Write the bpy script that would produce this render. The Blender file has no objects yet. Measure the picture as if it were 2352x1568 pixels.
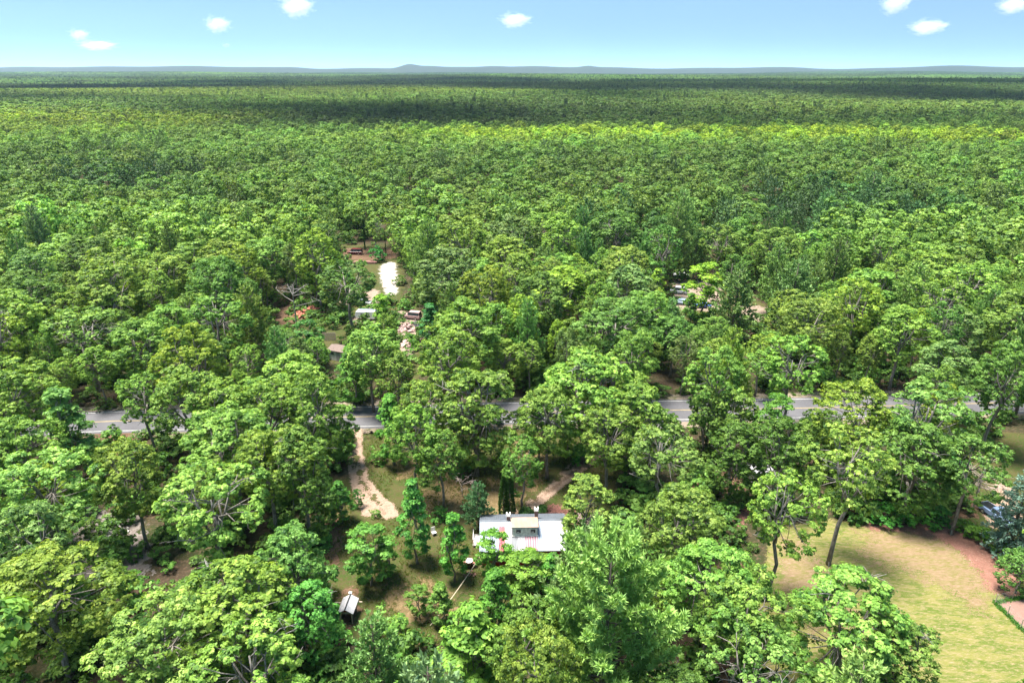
import bpy, math, random
import numpy as np
from mathutils import Vector, Matrix

# ------------------------------------------------------------------ camera, sky, sun, exposure
sc = bpy.context.scene
COL = sc.collection
F, CX, CY, PITCH, CAMZ = 1568.0, 1176.0, 784.0, math.radians(21.7), 56.0
cam_d = bpy.data.cameras.new('camera'); cam = bpy.data.objects.new('camera', cam_d); COL.objects.link(cam)
cam_d.sensor_width = 36; cam_d.lens = 24; cam_d.clip_end = 60000; cam_d.clip_start = 0.5
cam.location = (0, 0, CAMZ); cam.rotation_euler = (math.radians(90) - PITCH, 0, 0)
sc.camera = cam

SUN_EL, SUN_AZ = math.radians(75), math.radians(-80)      # azimuth clockwise from +Y (the view direction)
SUNDIR = Vector((math.sin(SUN_AZ) * math.cos(SUN_EL), math.cos(SUN_AZ) * math.cos(SUN_EL), math.sin(SUN_EL)))
w = bpy.data.worlds.new('World'); sc.world = w; w.use_nodes = True
nt = w.node_tree; bg = nt.nodes['Background']
sky = nt.nodes.new('ShaderNodeTexSky'); sky.sky_type = 'NISHITA'; sky.sun_disc = False
sky.sun_elevation = SUN_EL; sky.sun_rotation = SUN_AZ; sky.dust_density = 0.0; sky.air_density = 0.58; sky.ozone_density = 1.0
tc = nt.nodes.new('ShaderNodeTexCoord'); mp = nt.nodes.new('ShaderNodeMapping')
mp.inputs['Scale'].default_value = (1, 1, 7.0); mp.inputs['Location'].default_value = (0, 0, 0.27)
nt.links.new(tc.outputs['Generated'], mp.inputs['Vector']); nt.links.new(mp.outputs['Vector'], sky.inputs['Vector'])
tnt = nt.nodes.new('ShaderNodeMix'); tnt.data_type = 'RGBA'; tnt.blend_type = 'MULTIPLY'; tnt.inputs[0].default_value = 1.0; tnt.inputs[7].default_value = (1.16, 1.17, .88, 1)
nt.links.new(sky.outputs['Color'], tnt.inputs[6]); nt.links.new(tnt.outputs[2], bg.inputs['Color']); bg.inputs['Strength'].default_value = 0.135
sd = bpy.data.lights.new('sun', 'SUN'); sd.energy = 3.9; sd.angle = math.radians(20); sd.color = (1.0, 0.95, 0.86)
sun = bpy.data.objects.new('sun', sd); COL.objects.link(sun)
sun.rotation_euler = SUNDIR.to_track_quat('Z', 'Y').to_euler()
sc.view_settings.view_transform = 'Standard'; sc.view_settings.look = 'None'
sc.view_settings.exposure = 2.0; sc.view_settings.gamma = 1.0
sc.cycles.max_bounces = 8; sc.cycles.diffuse_bounces = 5; sc.cycles.glossy_bounces = 2
sc.cycles.transmission_bounces = 3; sc.cycles.transparent_max_bounces = 32; sc.cycles.volume_bounces = 7
sc.cycles.use_denoising = True

HAZE_D = 3.7e-5
rng = np.random.default_rng(11)
random.seed(11)

# ------------------------------------------------------------------ photo geometry helpers
cp, sp = math.cos(PITCH), math.sin(PITCH)
def G(u, v, h=0.0):
    """world point at height h seen at photo position (u, v) of a 2352 x 1568 view"""
    dx, uy = u - CX, CY - v
    d = np.array([dx, F * cp + uy * sp, -F * sp + uy * cp])
    t = (h - CAMZ) / d[2]
    return np.array([d[0] * t, d[1] * t, h])
def proj(x, y, z):
    dz = z - CAMZ
    depth = y * cp - dz * sp
    up = y * sp + dz * cp
    return CX + F * x / depth, CY - F * up / depth, depth
def inpoly(x, y, P):
    x = np.asarray(x, float); y = np.asarray(y, float)
    r = np.zeros(x.shape, bool); n = len(P); j = n - 1
    for i in range(n):
        xi, yi = P[i][0], P[i][1]; xj, yj = P[j][0], P[j][1]
        c = ((yi > y) != (yj > y)) & (x < (xj - xi) * (y - yi) / ((yj - yi) or 1e-9) + xi)
        r ^= c; j = i
    return r
def polydist(x, y, P):
    """signed distance to the outline, positive inside"""
    d = np.full(np.shape(x), 1e9); n = len(P)
    for i in range(n):
        a = np.array(P[i][:2]); b = np.array(P[(i + 1) % n][:2]); ab = b - a
        t = np.clip(((x - a[0]) * ab[0] + (y - a[1]) * ab[1]) / (ab @ ab + 1e-9), 0, 1)
        d = np.minimum(d, np.hypot(x - a[0] - t * ab[0], y - a[1] - t * ab[1]))
    return np.where(inpoly(x, y, P), d, -d)
def sstep(a, b, x):
    t = np.clip((x - a) / (b - a), 0, 1); return t * t * (3 - 2 * t)
def terrain(x, y):
    x = np.asarray(x, float); y = np.asarray(y, float)
    d = np.hypot(x, y)
    n1 = np.sin(x / 210 + 1.3 + 0.8 * np.sin(y / 330)) * np.sin(y / 170 + 0.5 * np.sin(x / 260) + 0.4)
    n2 = np.sin(x / 900 + 2.1 + np.sin(y / 1100)) * np.sin(y / 640 + 0.9 + 0.7 * np.sin(x / 1500))
    n3 = np.sin(x / 3100 + 0.4) * np.sin(y / 1900 + 2.0 + 0.5 * np.sin(x / 4000))
    return sstep(260, 700, d) * 3.4 * n1 + sstep(700, 2500, d) * 11.0 * n2 + sstep(3500, 9000, d) * 16 * n3

# ------------------------------------------------------------------ object helpers
def put(o, label=None, cat=None, group=None, kind=None):
    if label: o['label'] = label
    if cat: o['category'] = cat
    if group: o['group'] = group
    if kind: o['kind'] = kind
    return o
def empty(name, loc=(0, 0, 0), rz=0.0, **k):
    o = bpy.data.objects.new(name, None); COL.objects.link(o); o.location = loc; o.rotation_euler = (0, 0, rz)
    o.empty_display_size = 0.3
    return put(o, **k)
def meshobj(name, me, parent=None, **k):
    o = bpy.data.objects.new(name, me); COL.objects.link(o)
    if parent is not None: o.parent = parent
    return put(o, **k)
def npmesh(name, V, Q, mat, attrs=None, smooth=False, nside=4):
    me = bpy.data.meshes.new(name)
    V = np.ascontiguousarray(V, dtype=np.float32); Q = np.ascontiguousarray(Q, dtype=np.int32)
    me.vertices.add(len(V)); me.vertices.foreach_set('co', V.ravel())
    me.loops.add(Q.size); me.loops.foreach_set('vertex_index', Q.ravel())
    me.polygons.add(len(Q)); me.polygons.foreach_set('loop_start', np.arange(len(Q), dtype=np.int32) * nside)
    me.polygons.foreach_set('loop_total', np.full(len(Q), nside, dtype=np.int32))
    me.update(calc_edges=True); me.validate()
    for an, arr in (attrs or {}).items():
        at = me.attributes.new(an, 'FLOAT', 'POINT'); at.data.foreach_set('value', np.ascontiguousarray(arr, dtype=np.float32))
    if smooth: me.polygons.foreach_set('use_smooth', np.ones(len(Q), dtype=bool))
    if mat: me.materials.append(mat)
    return me
class MB:
    """collects boxes, tubes, prisms; build() links them as one mesh object"""
    def __init__(s): s.v = []; s.f = []
    def add(s, vs, fs):
        b = len(s.v); s.v += [tuple(p) for p in vs]; s.f += [tuple(b + i for i in f) for f in fs]; return s
    def box(s, c, d, rz=0.0, M=None):
        x, y, z = d[0] / 2, d[1] / 2, d[2] / 2
        vs = [Vector((a * x, b * y, e * z)) for a in (-1, 1) for b in (-1, 1) for e in (-1, 1)]
        R = Matrix.Rotation(rz, 3, 'Z') if M is None else M
        vs = [R @ p + Vector(c) for p in vs]
        return s.add(vs, [(0, 1, 3, 2), (4, 6, 7, 5), (0, 4, 5, 1), (2, 3, 7, 6), (0, 2, 6, 4), (1, 5, 7, 3)])
    def tube(s, pts, rad, n=6, cap=True):
        pts = [Vector(p) for p in pts]; rings = []
        for i, p in enumerate(pts):
            a = pts[max(i - 1, 0)]; b = pts[min(i + 1, len(pts) - 1)]; t = (b - a).normalized()
            q = Vector((1, 0, 0)) if abs(t.x) < 0.8 else Vector((0, 1, 0))
            e1 = t.cross(q).normalized(); e2 = t.cross(e1)
            r = rad[i] if hasattr(rad, '__len__') else rad
            rings.append([p + (e1 * math.cos(2 * math.pi * k / n) + e2 * math.sin(2 * math.pi * k / n)) * r for k in range(n)])
        vs = [p for r in rings for p in r]; fs = []
        for i in range(len(pts) - 1):
            for k in range(n):
                fs.append((i * n + k, i * n + (k + 1) % n, (i + 1) * n + (k + 1) % n, (i + 1) * n + k))
        if cap: fs.append(tuple(range(n))[::-1]); fs.append(tuple((len(pts) - 1) * n + k for k in range(n)))
        return s.add(vs, fs)
    def prism(s, prof, x0, x1, axis='x'):
        """profile of (a, z) swept along the axis"""
        n = len(prof)
        if axis == 'x': vs = [(x0, a, z) for a, z in prof] + [(x1, a, z) for a, z in prof]
        else: vs = [(a, x0, z) for a, z in prof] + [(a, x1, z) for a, z in prof]
        fs = [tuple(range(n)), tuple(range(n, 2 * n))[::-1]] + [(i, (i + 1) % n, n + (i + 1) % n, n + i) for i in range(n)]
        return s.add(vs, fs)
    def mesh(s, name, mat, smooth=False, bevel=0):
        me = bpy.data.meshes.new(name); me.from_pydata(s.v, [], s.f); me.update()
        import bmesh
        bm = bmesh.new(); bm.from_mesh(me); bmesh.ops.recalc_face_normals(bm, faces=bm.faces)
        if bevel:
            bmesh.ops.bevel(bm, geom=list(bm.edges), offset=bevel, segments=2, affect='EDGES', profile=0.6)
        bm.to_mesh(me); bm.free()
        if smooth:
            for p in me.polygons: p.use_smooth = True
        me.materials.append(mat); return me
    def build(s, name, mat, parent=None, smooth=False, bevel=0, **k):
        return meshobj(name, s.mesh(name, mat, smooth, bevel), parent, **k)

# ------------------------------------------------------------------ materials
def newmat(name):
    m = bpy.data.materials.new(name); m.use_nodes = True; t = m.node_tree; t.nodes.clear(); return m, t
class N:
    def __init__(s, t): s.t = t
    def n(s, typ, **kw):
        nd = s.t.nodes.new(typ)
        for k, v in kw.items(): setattr(nd, k, v)
        return nd
    def set(s, sock, v):
        if hasattr(v, 'is_linked') or hasattr(v, 'links'): s.t.links.new(v, sock)
        else: sock.default_value = v
    def math(s, op, a, b=0.0, c=None, clamp=False):
        nd = s.n('ShaderNodeMath', operation=op, use_clamp=clamp); s.set(nd.inputs[0], a); s.set(nd.inputs[1], b)
        if c is not None: s.set(nd.inputs[2], c)
        return nd.outputs[0]
    def mix(s, f, a, b, blend='MIX'):
        nd = s.n('ShaderNodeMix', data_type='RGBA', blend_type=blend)
        s.set(nd.inputs[0], f); s.set(nd.inputs[6], (*a, 1) if isinstance(a, tuple) and len(a) == 3 else a)
        s.set(nd.inputs[7], (*b, 1) if isinstance(b, tuple) and len(b) == 3 else b); return nd.outputs[2]
    def noise(s, scale, detail=3, rough=0.55, vec=None, out='Fac', dist=0.0):
        nd = s.n('ShaderNodeTexNoise'); nd.inputs['Scale'].default_value = scale; nd.inputs['Detail'].default_value = detail
        nd.inputs['Roughness'].default_value = rough; nd.inputs['Distortion'].default_value = dist
        if vec is not None: s.t.links.new(vec, nd.inputs['Vector'])
        return nd.outputs[out]
    def ramp(s, f, stops):
        nd = s.n('ShaderNodeValToRGB'); s.t.links.new(f, nd.inputs[0]); cr = nd.color_ramp
        while len(cr.elements) < len(stops): cr.elements.new(0.5)
        for e, (p, c) in zip(cr.elements, stops): e.position = p; e.color = (*c, 1) if len(c) == 3 else c
        return nd.outputs[0]
    def step(s, f, lo, hi):
        nd = s.n('ShaderNodeMapRange'); s.t.links.new(f, nd.inputs[0]); nd.inputs[1].default_value = lo; nd.inputs[2].default_value = hi; nd.clamp = True
        return nd.outputs[0]
    def pos(s): return s.n('ShaderNodeNewGeometry').outputs['Position']
    def bsdf(s, col, rough=0.8, metal=0.0, spec=0.3, normal=None):
        b = s.n('ShaderNodeBsdfPrincipled'); s.set(b.inputs['Base Color'], (*col, 1) if isinstance(col, tuple) and len(col) == 3 else col)
        s.set(b.inputs['Roughness'], rough); b.inputs['Metallic'].default_value = metal; b.inputs['Specular IOR Level'].default_value = spec
        if normal is not None: s.t.links.new(normal, b.inputs['Normal'])
        return b.outputs[0]
    def bump(s, h, strength=0.5, dist=0.1):
        b = s.n('ShaderNodeBump'); b.inputs['Strength'].default_value = strength; b.inputs['Distance'].default_value = dist
        s.t.links.new(h, b.inputs['Height']); return b.outputs[0]
    def out(s, sh, vol=None):
        o = s.n('ShaderNodeOutputMaterial'); s.t.links.new(sh, o.inputs['Surface'])

def simple(name, col, rough=0.7, metal=0.0, spec=0.4, var=0.18, scale=3.0, col2=None, bump=0.0, coords='object'):
    m, t = newmat(name); n = N(t)
    v = n.n('ShaderNodeTexCoord').outputs['Object']
    f = n.noise(scale, 4, 0.6, v)
    c2 = col2 or tuple(min(1, c * (1 - 2 * var)) for c in col)
    c = n.mix(n.step(f, 0.35, 0.68), col, c2)
    nm = n.bump(n.noise(scale * 6, 3, 0.6, v), bump, 0.05) if bump else None
    n.out(n.bsdf(c, rough, metal, spec, nm)); return m

def leafmat(name, dark, mid, light, far=False, trans=0.38, needle=False):
    """leaf colours differ leaf cluster by leaf cluster and tree by tree"""
    m, t = newmat(name); n = N(t)
    tone = n.n('ShaderNodeAttribute', attribute_name='tone').outputs['Fac']
    oi = n.n('ShaderNodeObjectInfo')
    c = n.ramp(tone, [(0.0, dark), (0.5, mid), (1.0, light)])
    if far:
        tint = n.n('ShaderNodeAttribute', attribute_type='INSTANCER', attribute_name='tint').outputs['Color']
    else:
        tint = oi.outputs['Color']
    c = n.mix(1.0, c, tint, 'MULTIPLY')
    hs = n.n('ShaderNodeHueSaturation'); n.set(hs.inputs['Hue'], n.math('MULTIPLY_ADD', oi.outputs['Random'], 0.026, 0.487))
    n.set(hs.inputs['Value'], n.math('MULTIPLY_ADD', oi.outputs['Random'], 0.34, 0.84)); t.links.new(c, hs.inputs['Color'])
    c = hs.outputs[0]
    b = n.bsdf(c, 0.55, 0.0, 0.25)
    tr = n.n('ShaderNodeBsdfTranslucent'); tc_ = n.mix(1.0, c, (1.25, 1.15, 0.45), 'MULTIPLY'); t.links.new(tc_, tr.inputs[0])
    mx = n.n('ShaderNodeMixShader'); mx.inputs[0].default_value = trans; t.links.new(b, mx.inputs[1]); t.links.new(tr.outputs[0], mx.inputs[2])
    n.out(mx.outputs[0]); return m

OAKC = ((0.04, 0.10, 0.022), (0.155, 0.272, 0.050), (0.305, 0.44, 0.11))
PINEC = ((0.075, 0.15, 0.055), (0.16, 0.27, 0.085), (0.27, 0.39, 0.13))
M_OAK = leafmat('oak_leaves', *OAKC); M_OAKF = leafmat('oak_leaves_canopy', *OAKC, far=True)
M_PINE = leafmat('pine_needles', *PINEC, trans=0.18); M_PINEF = leafmat('pine_needles_canopy', *PINEC, far=True, trans=0.18)
M_MAPLE = leafmat('maple_leaves', (0.05, 0.15, 0.03), (0.12, 0.29, 0.05), (0.21, 0.42, 0.085))
M_SPRUCE = leafmat('spruce_needles', (0.05, 0.10, 0.075), (0.10, 0.18, 0.14), (0.19, 0.29, 0.24), trans=0.1)
M_CEDAR = leafmat('cedar_sprays', (0.025, 0.075, 0.012), (0.045, 0.12, 0.02), (0.075, 0.17, 0.03), trans=0.1)

def barkmat(name, a, b):
    m, t = newmat(name); n = N(t)
    v = n.n('ShaderNodeTexCoord').outputs['Object']
    mp = n.n('ShaderNodeMapping'); mp.inputs['Scale'].default_value = (4, 4, 0.9); t.links.new(v, mp.inputs['Vector'])
    f = n.noise(1.6, 5, 0.65, mp.outputs[0])
    n.out(n.bsdf(n.mix(n.step(f, 0.38, 0.62), a, b), 0.9, 0, 0.2, n.bump(f, 0.6, 0.08))); return m
M_BARK = barkmat('oak_bark', (0.10, 0.085, 0.07), (0.27, 0.245, 0.22))
M_DEAD = barkmat('weathered_bare_wood', (0.17, 0.155, 0.14), (0.32, 0.295, 0.275))
M_PBARK = barkmat('pine_bark', (0.085, 0.065, 0.05), (0.20, 0.165, 0.14))

# ------------------------------------------------------------------ foliage generators
def unit(a): return a / (np.linalg.norm(a, axis=-1, keepdims=True) + 1e-9)
def sphere_dirs(r, n):
    return unit(r.normal(size=(n, 3)))
def diamonds(r, C, Nn, size, asp=0.62, fold=0.18):
    """one folded leaf-shaped face per centre"""
    n = len(C); t = unit(np.cross(Nn, sphere_dirs(r, n))); b = np.cross(Nn, t)
    s = size[:, None]
    V = np.stack([C + t * s, C + b * s * asp + Nn * s * fold, C - t * s, C - b * s * asp + Nn * s * fold], 1).reshape(-1, 3)
    Q = np.arange(4 * n).reshape(-1, 4); return V, Q
def blades(r, base, d, length, width):
    n = len(base); side = unit(np.cross(d, sphere_dirs(r, n))); L = length[:, None]; W = width[:, None]
    V = np.stack([base, base + d * L * 0.5 + side * W, base + d * L, base + d * L * 0.5 - side * W], 1).reshape(-1, 3)
    return V, np.arange(4 * n).reshape(-1, 4)

def env_round(t): return np.sqrt(np.clip(1 - (2 * t - 1.0) ** 2, 0.05, 1)) * (0.9 + 0.1 * t)
def env_flat(t): return np.clip(0.55 + 0.75 * t, 0, 1) * np.sqrt(np.clip(1 - np.clip((t - 0.55) / 0.47, 0, 1) ** 2.0, 0.02, 1))
def env_cone(t): return np.clip((1 - t) ** 0.75 * (0.35 + 1.6 * np.clip(t, 0, 0.4)), 0.06, 1)

def broadleaf(seed, H=18.0, z0=6.5, R=6.0, nb=24, nsub=22, nleaf=14, leaf=0.24, tuft=0.52, env=env_round, limbs=True,
              brad=(0.26, 0.40), flat=0.72, gap=0.0, lean=0.0, rn=0.38):
    """crown (boughs > leaf sprays > leaves) and a branching trunk reaching the boughs"""
    r = np.random.default_rng(seed)
    hc = H - z0
    ga = 2.39996; ts = (np.arange(nb) + 0.5) / nb; ts = np.clip(ts ** 0.75 + r.normal(0, 0.03, nb), 0.02, 0.99)
    az = np.arange(nb) * ga + r.normal(0, 0.25, nb)
    asym = 1 + 0.18 * np.sin(az + r.uniform(0, 6)) + 0.12 * np.sin(2 * az + r.uniform(0, 6))
    rad = env(ts) * R * r.uniform(0.50, 0.84, nb) * asym
    rb = R * r.uniform(brad[0], brad[1], nb) * (0.62 + 0.38 * env(ts))
    bc = np.stack([np.cos(az) * rad + lean * ts, np.sin(az) * rad, z0 + ts * hc * 0.90 - 0.02 * hc + r.normal(0, 0.35, nb) - rb * 0.25], 1)
    axis = np.stack([np.zeros(nb), np.zeros(nb), bc[:, 2] * 0.55 + (z0 + hc * 0.35) * 0.45], 1)
    bo = unit(bc - axis + np.array([0, 0, 1.2]))
    # sprays on each bough, mostly on its outer and upper side
    k = nb * nsub; bi = np.repeat(np.arange(nb), nsub)
    d = sphere_dirs(r, k); d = unit(d + bo[bi] * 0.75)
    sc_ = np.where(r.random(k) < 0.16, r.uniform(0.2, 0.7, k), r.uniform(0.78, 1.12, k))
    tcn = bc[bi] + d * (rb[bi] * sc_)[:, None] * np.array([1, 1, flat])
    keep = r.random(k) > gap; tcn, d, bi = tcn[keep], d[keep], bi[keep]; k = len(tcn)
    tr = tuft * r.uniform(0.6, 1.3, k); tt = np.clip(r.normal(0.5, 0.27, k) + (r.random(nb) - 0.5)[bi] * 0.25, 0, 1)
    m = k * nleaf; li = np.repeat(np.arange(k), nleaf)
    dl = sphere_dirs(r, m); dl[:, 2] = np.abs(dl[:, 2]) * 0.9 - 0.15
    C = tcn[li] + dl * (tr[li] * r.random(m) ** 0.4)[:, None] * np.array([1, 1, 0.62])
    Nn = unit(dl * 0.7 + d[li] * 0.55 + np.array([0, 0, 0.5]) + r.normal(0, rn, (m, 3)))
    V, Q = diamonds(r, C, Nn, leaf * r.uniform(0.65, 1.35, m))
    tone = np.clip(tt[li] + r.normal(0, 0.13, m), 0, 1)
    crown = (V, Q, np.repeat(tone, 4))
    mb = None
    if limbs:
        mb = MB(); rr = random.Random(seed)
        th = z0 + hc * 0.30; r0 = 0.028 * H * 0.55 * (R / 6) ** 0.4
        wob = [(rr.uniform(-.25, .25) * j, rr.uniform(-.25, .25) * j) for j in range(5)]
        tp = [(wob[j][0] + lean * 0.15 * j / 4, wob[j][1], th * j / 4 - (0.3 if j == 0 else 0)) for j in range(5)]
        mb.tube(tp, [r0 * 1.25, r0, r0 * .92, r0 * .85, r0 * .75], 8)
        for q in range(3):
            a = rr.uniform(0, 6.28); mb.tube([(math.cos(a) * r0 * 1.9, math.sin(a) * r0 * 1.9, -0.2), (math.cos(a) * r0 * .5, math.sin(a) * r0 * .5, 0.9)], [r0 * .3, r0 * .45], 5)
        mains = []
        for q in range(5):
            a = q * 1.26 + rr.uniform(-.3, .3); top = Vector((math.cos(a) * R * .36, math.sin(a) * R * .36, z0 + hc * rr.uniform(.5, .72)))
            s0 = Vector(tp[3 if q % 2 else 4]); midp = s0.lerp(top, .5) + Vector((math.cos(a) * .35, math.sin(a) * .35, -.15)) * (R / 6)
            mb.tube([s0, midp, top], [r0 * .55, r0 * .42, r0 * .25], 6); mains.append((midp, top, r0))
        for i in range(nb):
            b = Vector(bc[i]); mm = min(mains, key=lambda q: (q[1] - b).length)
            s0 = mm[0] if b.z < mm[1].z else mm[1]
            j1 = s0.lerp(b, .5) + Vector((rr.uniform(-.4, .4), rr.uniform(-.4, .4), rr.uniform(-.3, .3)))
            mb.tube([s0, j1, b], [r0 * .26, r0 * .18, r0 * .09], 5)
            for e in range(3):
                dd = Vector(bo[i]) + Vector((rr.gauss(0, .7), rr.gauss(0, .7), rr.gauss(0, .5)))
                e1 = b + dd.normalized() * rb[i] * .95
                mb.tube([b, b.lerp(e1, .5) + Vector((rr.uniform(-.2, .2),) * 3), e1], [r0 * .08, r0 * .055, r0 * .02], 4)
    return crown, mb

def conifer(seed, H=18.0, R=5.0, z0=2.5, levels=15, per=6, plumes=20, nbl=13, L=0.62, wd=0.11, up=0.22, tip_up=0.9, power=0.8, droop=False, dens=1.0, sw=.34):
    """whorled boughs carrying upturned plumes of needles, and a straight trunk with the bare branches"""
    r = np.random.default_rng(seed); P = []; D = []; T = []; mb = MB()
    r0 = 0.016 * H + 0.05
    mb.tube([(0, 0, -.3), (0.05, 0, H * .35), (0, .06, H * .7), (0, 0, H * .985)], [r0, r0 * .75, r0 * .42, 0.03], 8)
    for l in range(levels):
        t = (l + 0.5) / levels; z = z0 + (H - z0) * (t ** 0.92) * 0.97
        ln = R * (max(1 - t, 0.0) ** power) * (0.78 + 0.3 * min(1, t * 5)) + 0.35
        nbr = max(4, int(per * (1 - 0.25 * t)))
        for b in range(nbr):
            a = b * 6.283 / nbr + l * 1.1 + r.normal(0, .16); lb = ln * r.uniform(.72, 1.14)
            rise = (up if not droop else -0.18) * lb * r.uniform(.6, 1.3) + (0.55 * lb * t if not droop else 0.2 * lb * t)
            n_ = max(3, int(plumes * lb / R * 1.0 * dens)); s = np.sort(r.uniform(.22, 1.0, n_)); s[-1] = 1.0
            base = np.stack([np.cos(a) * lb * s, np.sin(a) * lb * s, z + rise * s ** (1.5)], 1)
            side = np.array([-math.sin(a), math.cos(a), 0]); off = r.uniform(-1, 1, n_) * (sw * lb * (1.08 - s) + 0.1)
            base = base + side * off[:, None] + r.normal(0, .06, (n_, 3))
            out = np.array([math.cos(a), math.sin(a), 0.0])
            dirn = unit(out * 0.62 + side * (off * .5)[:, None] + np.array([0, 0, tip_up]) + r.normal(0, .18, (n_, 3)))
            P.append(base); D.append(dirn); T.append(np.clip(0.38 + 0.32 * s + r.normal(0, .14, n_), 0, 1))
            mb.tube([(0, 0, z - .1), (math.cos(a) * lb * .5, math.sin(a) * lb * .5, z + rise * .35), (math.cos(a) * lb * .92, math.sin(a) * lb * .92, z + rise * .9)],
                    [r0 * .26 * (1 - .6 * t), r0 * .17 * (1 - .6 * t), 0.015], 4)
    P = np.concatenate(P); D = np.concatenate(D); T = np.concatenate(T)
    li = np.repeat(np.arange(len(P)), nbl); m = len(li)
    f = r.random(m); base = P[li] + D[li] * (f * L * .9)[:, None]
    d = unit(D[li] + r.normal(0, .55, (m, 3)))
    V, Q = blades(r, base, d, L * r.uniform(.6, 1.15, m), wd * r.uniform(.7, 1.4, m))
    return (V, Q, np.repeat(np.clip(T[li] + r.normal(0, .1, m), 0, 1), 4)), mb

def crownmesh(name, c, mat): return npmesh(name, c[0], c[1], mat, {'tone': c[2]})

# variants: (crown mesh, trunk mesh, base height, base radius)
VAR = {}
def deadwood(seed, H, R, z0, n_):
    rr = random.Random(seed); mb = MB(); zs = []
    for i in range(n_):
        a = rr.uniform(0, 6.28); z = z0 + (H - z0) * rr.uniform(.25, .8); L = R * rr.uniform(.6, .86); p0 = Vector((0, 0, z - 1.2)); zs.append(z - 1.2)
        p1 = Vector((math.cos(a + .2) * L * .7, math.sin(a + .2) * L * .7, z + rr.uniform(-.2, .5))); p2 = Vector((math.cos(a) * L, math.sin(a) * L, z + rr.uniform(-.3, 1.2)))
        mb.tube([p0, p1, p2], [.06, .045, .02], 5)
        for k in range(7):
            b0 = p0.lerp(p1, rr.uniform(.4, 1)) if k % 2 else p1.lerp(p2, rr.uniform(0, 1)); d = Vector((rr.gauss(0, 1), rr.gauss(0, 1), rr.gauss(.3, .8))).normalized() * rr.uniform(.7, 1.7)
            mb.tube([b0, b0 + d * .5 + Vector((0, 0, .12)), b0 + d], [.028, .022, .012], 4)
    mb.tube([(0, 0, min(zs) - .2), (0, 0, max(zs) + .2)], [.12, .08], 6)
    return mb
def mk(kind, name, gen, mat, bark, H, R):
    c, mb = gen; dw = {'openoak': 6, 'lowoak': 2}.get(kind)
    dm = deadwood(H + R + len(VAR.get(kind, [])) * 3, H, R, 6, dw).mesh('dead_limbs_of_' + name, M_DEAD, True) if dw else None
    VAR.setdefault(kind, []).append((crownmesh('crown_of_' + name, c, mat), mb.mesh('trunk_of_' + name, bark, True), H, R, dm))
for s in range(7):
    mk('oak', 'forest_oak', broadleaf(100 + s, nsub=30, tuft=.40, leaf=.15, nleaf=20, z0=6.0 + (s % 3), env=[env_round, env_flat][s % 2], nb=[36, 40, 32][s % 3], brad=(.2, .31), gap=[.0, .05, .12][s % 3]), M_OAK, M_BARK, 18, 6)
for s in range(3):
    mk('openoak', 'open_oak', broadleaf(140 + s, z0=8.5 - s, env=env_flat, nb=34, nsub=28, tuft=.36, leaf=.165, nleaf=16, gap=.22, brad=(.18, .28), flat=.6, lean=.25), M_OAK, M_BARK, 18, 6)
for s in range(3):
    mk('lowoak', 'edge_oak', broadleaf(160 + s, z0=2.2, env=env_round, nb=50, nsub=26, tuft=.37, leaf=.17, nleaf=16, brad=(.18, .28)), M_OAK, M_BARK, 18, 6)
for s in range(3):
    mk('maple', 'young_maple', broadleaf(200 + s, H=12, z0=1.6, R=3.2, env=env_cone if s != 1 else env_round, nb=30, nsub=14, nleaf=13, leaf=.17, tuft=.42, brad=(.22, .36), flat=.6), M_MAPLE, M_BARK, 12, 3.2)
for s in range(3):
    mk('pine', 'white_pine', conifer(300 + s, R=5.0 + .4 * s), M_PINE, M_PBARK, 18, 5)
mk('bigpine', 'large_pine', conifer(330, H=21, R=6.6, z0=4.0, levels=14, per=6, plumes=44, nbl=26, L=.62, wd=.06, power=.5, up=.5, tip_up=1.2, sw=.15), M_PINE, M_PBARK, 21, 6.2)
mk('spruce', 'blue_spruce', conifer(340, H=13, R=3.2, z0=0.4, levels=22, per=8, plumes=13, nbl=9, L=.42, wd=.06, tip_up=.15, power=.85, droop=True, dens=1.2), M_SPRUCE, M_PBARK, 13, 3.2)
for s in range(3):
    mk('shrub', 'leafy_shrub', broadleaf(400 + s, H=2.6, z0=.15, R=1.6, nb=14, nsub=10, nleaf=10, leaf=.13, tuft=.26, brad=(.3, .5)), M_MAPLE, M_BARK, 2.6, 1.6)

def place_tree(kind, x, y, H, R, name, label, cat, group=None, tint=(1, 1, 1), var=None, rz=None, z=0.0):
    V = VAR[kind]; c, t, bh, br, dm = V[(var if var is not None else random.randrange(len(V))) % len(V)]
    e = empty(name, (x, y, z), random.uniform(0, 6.28) if rz is None else rz, label=label, cat=cat, group=group)
    s = R / br; e.scale = (s, s, H / bh)
    o = meshobj('crown', c, e); o.color = (*tint, 1); meshobj('trunk', t, e)
    if dm and dist_ok(y): meshobj('dead_limbs', dm, e)
    return e
def dist_ok(y): return y < 135
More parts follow.
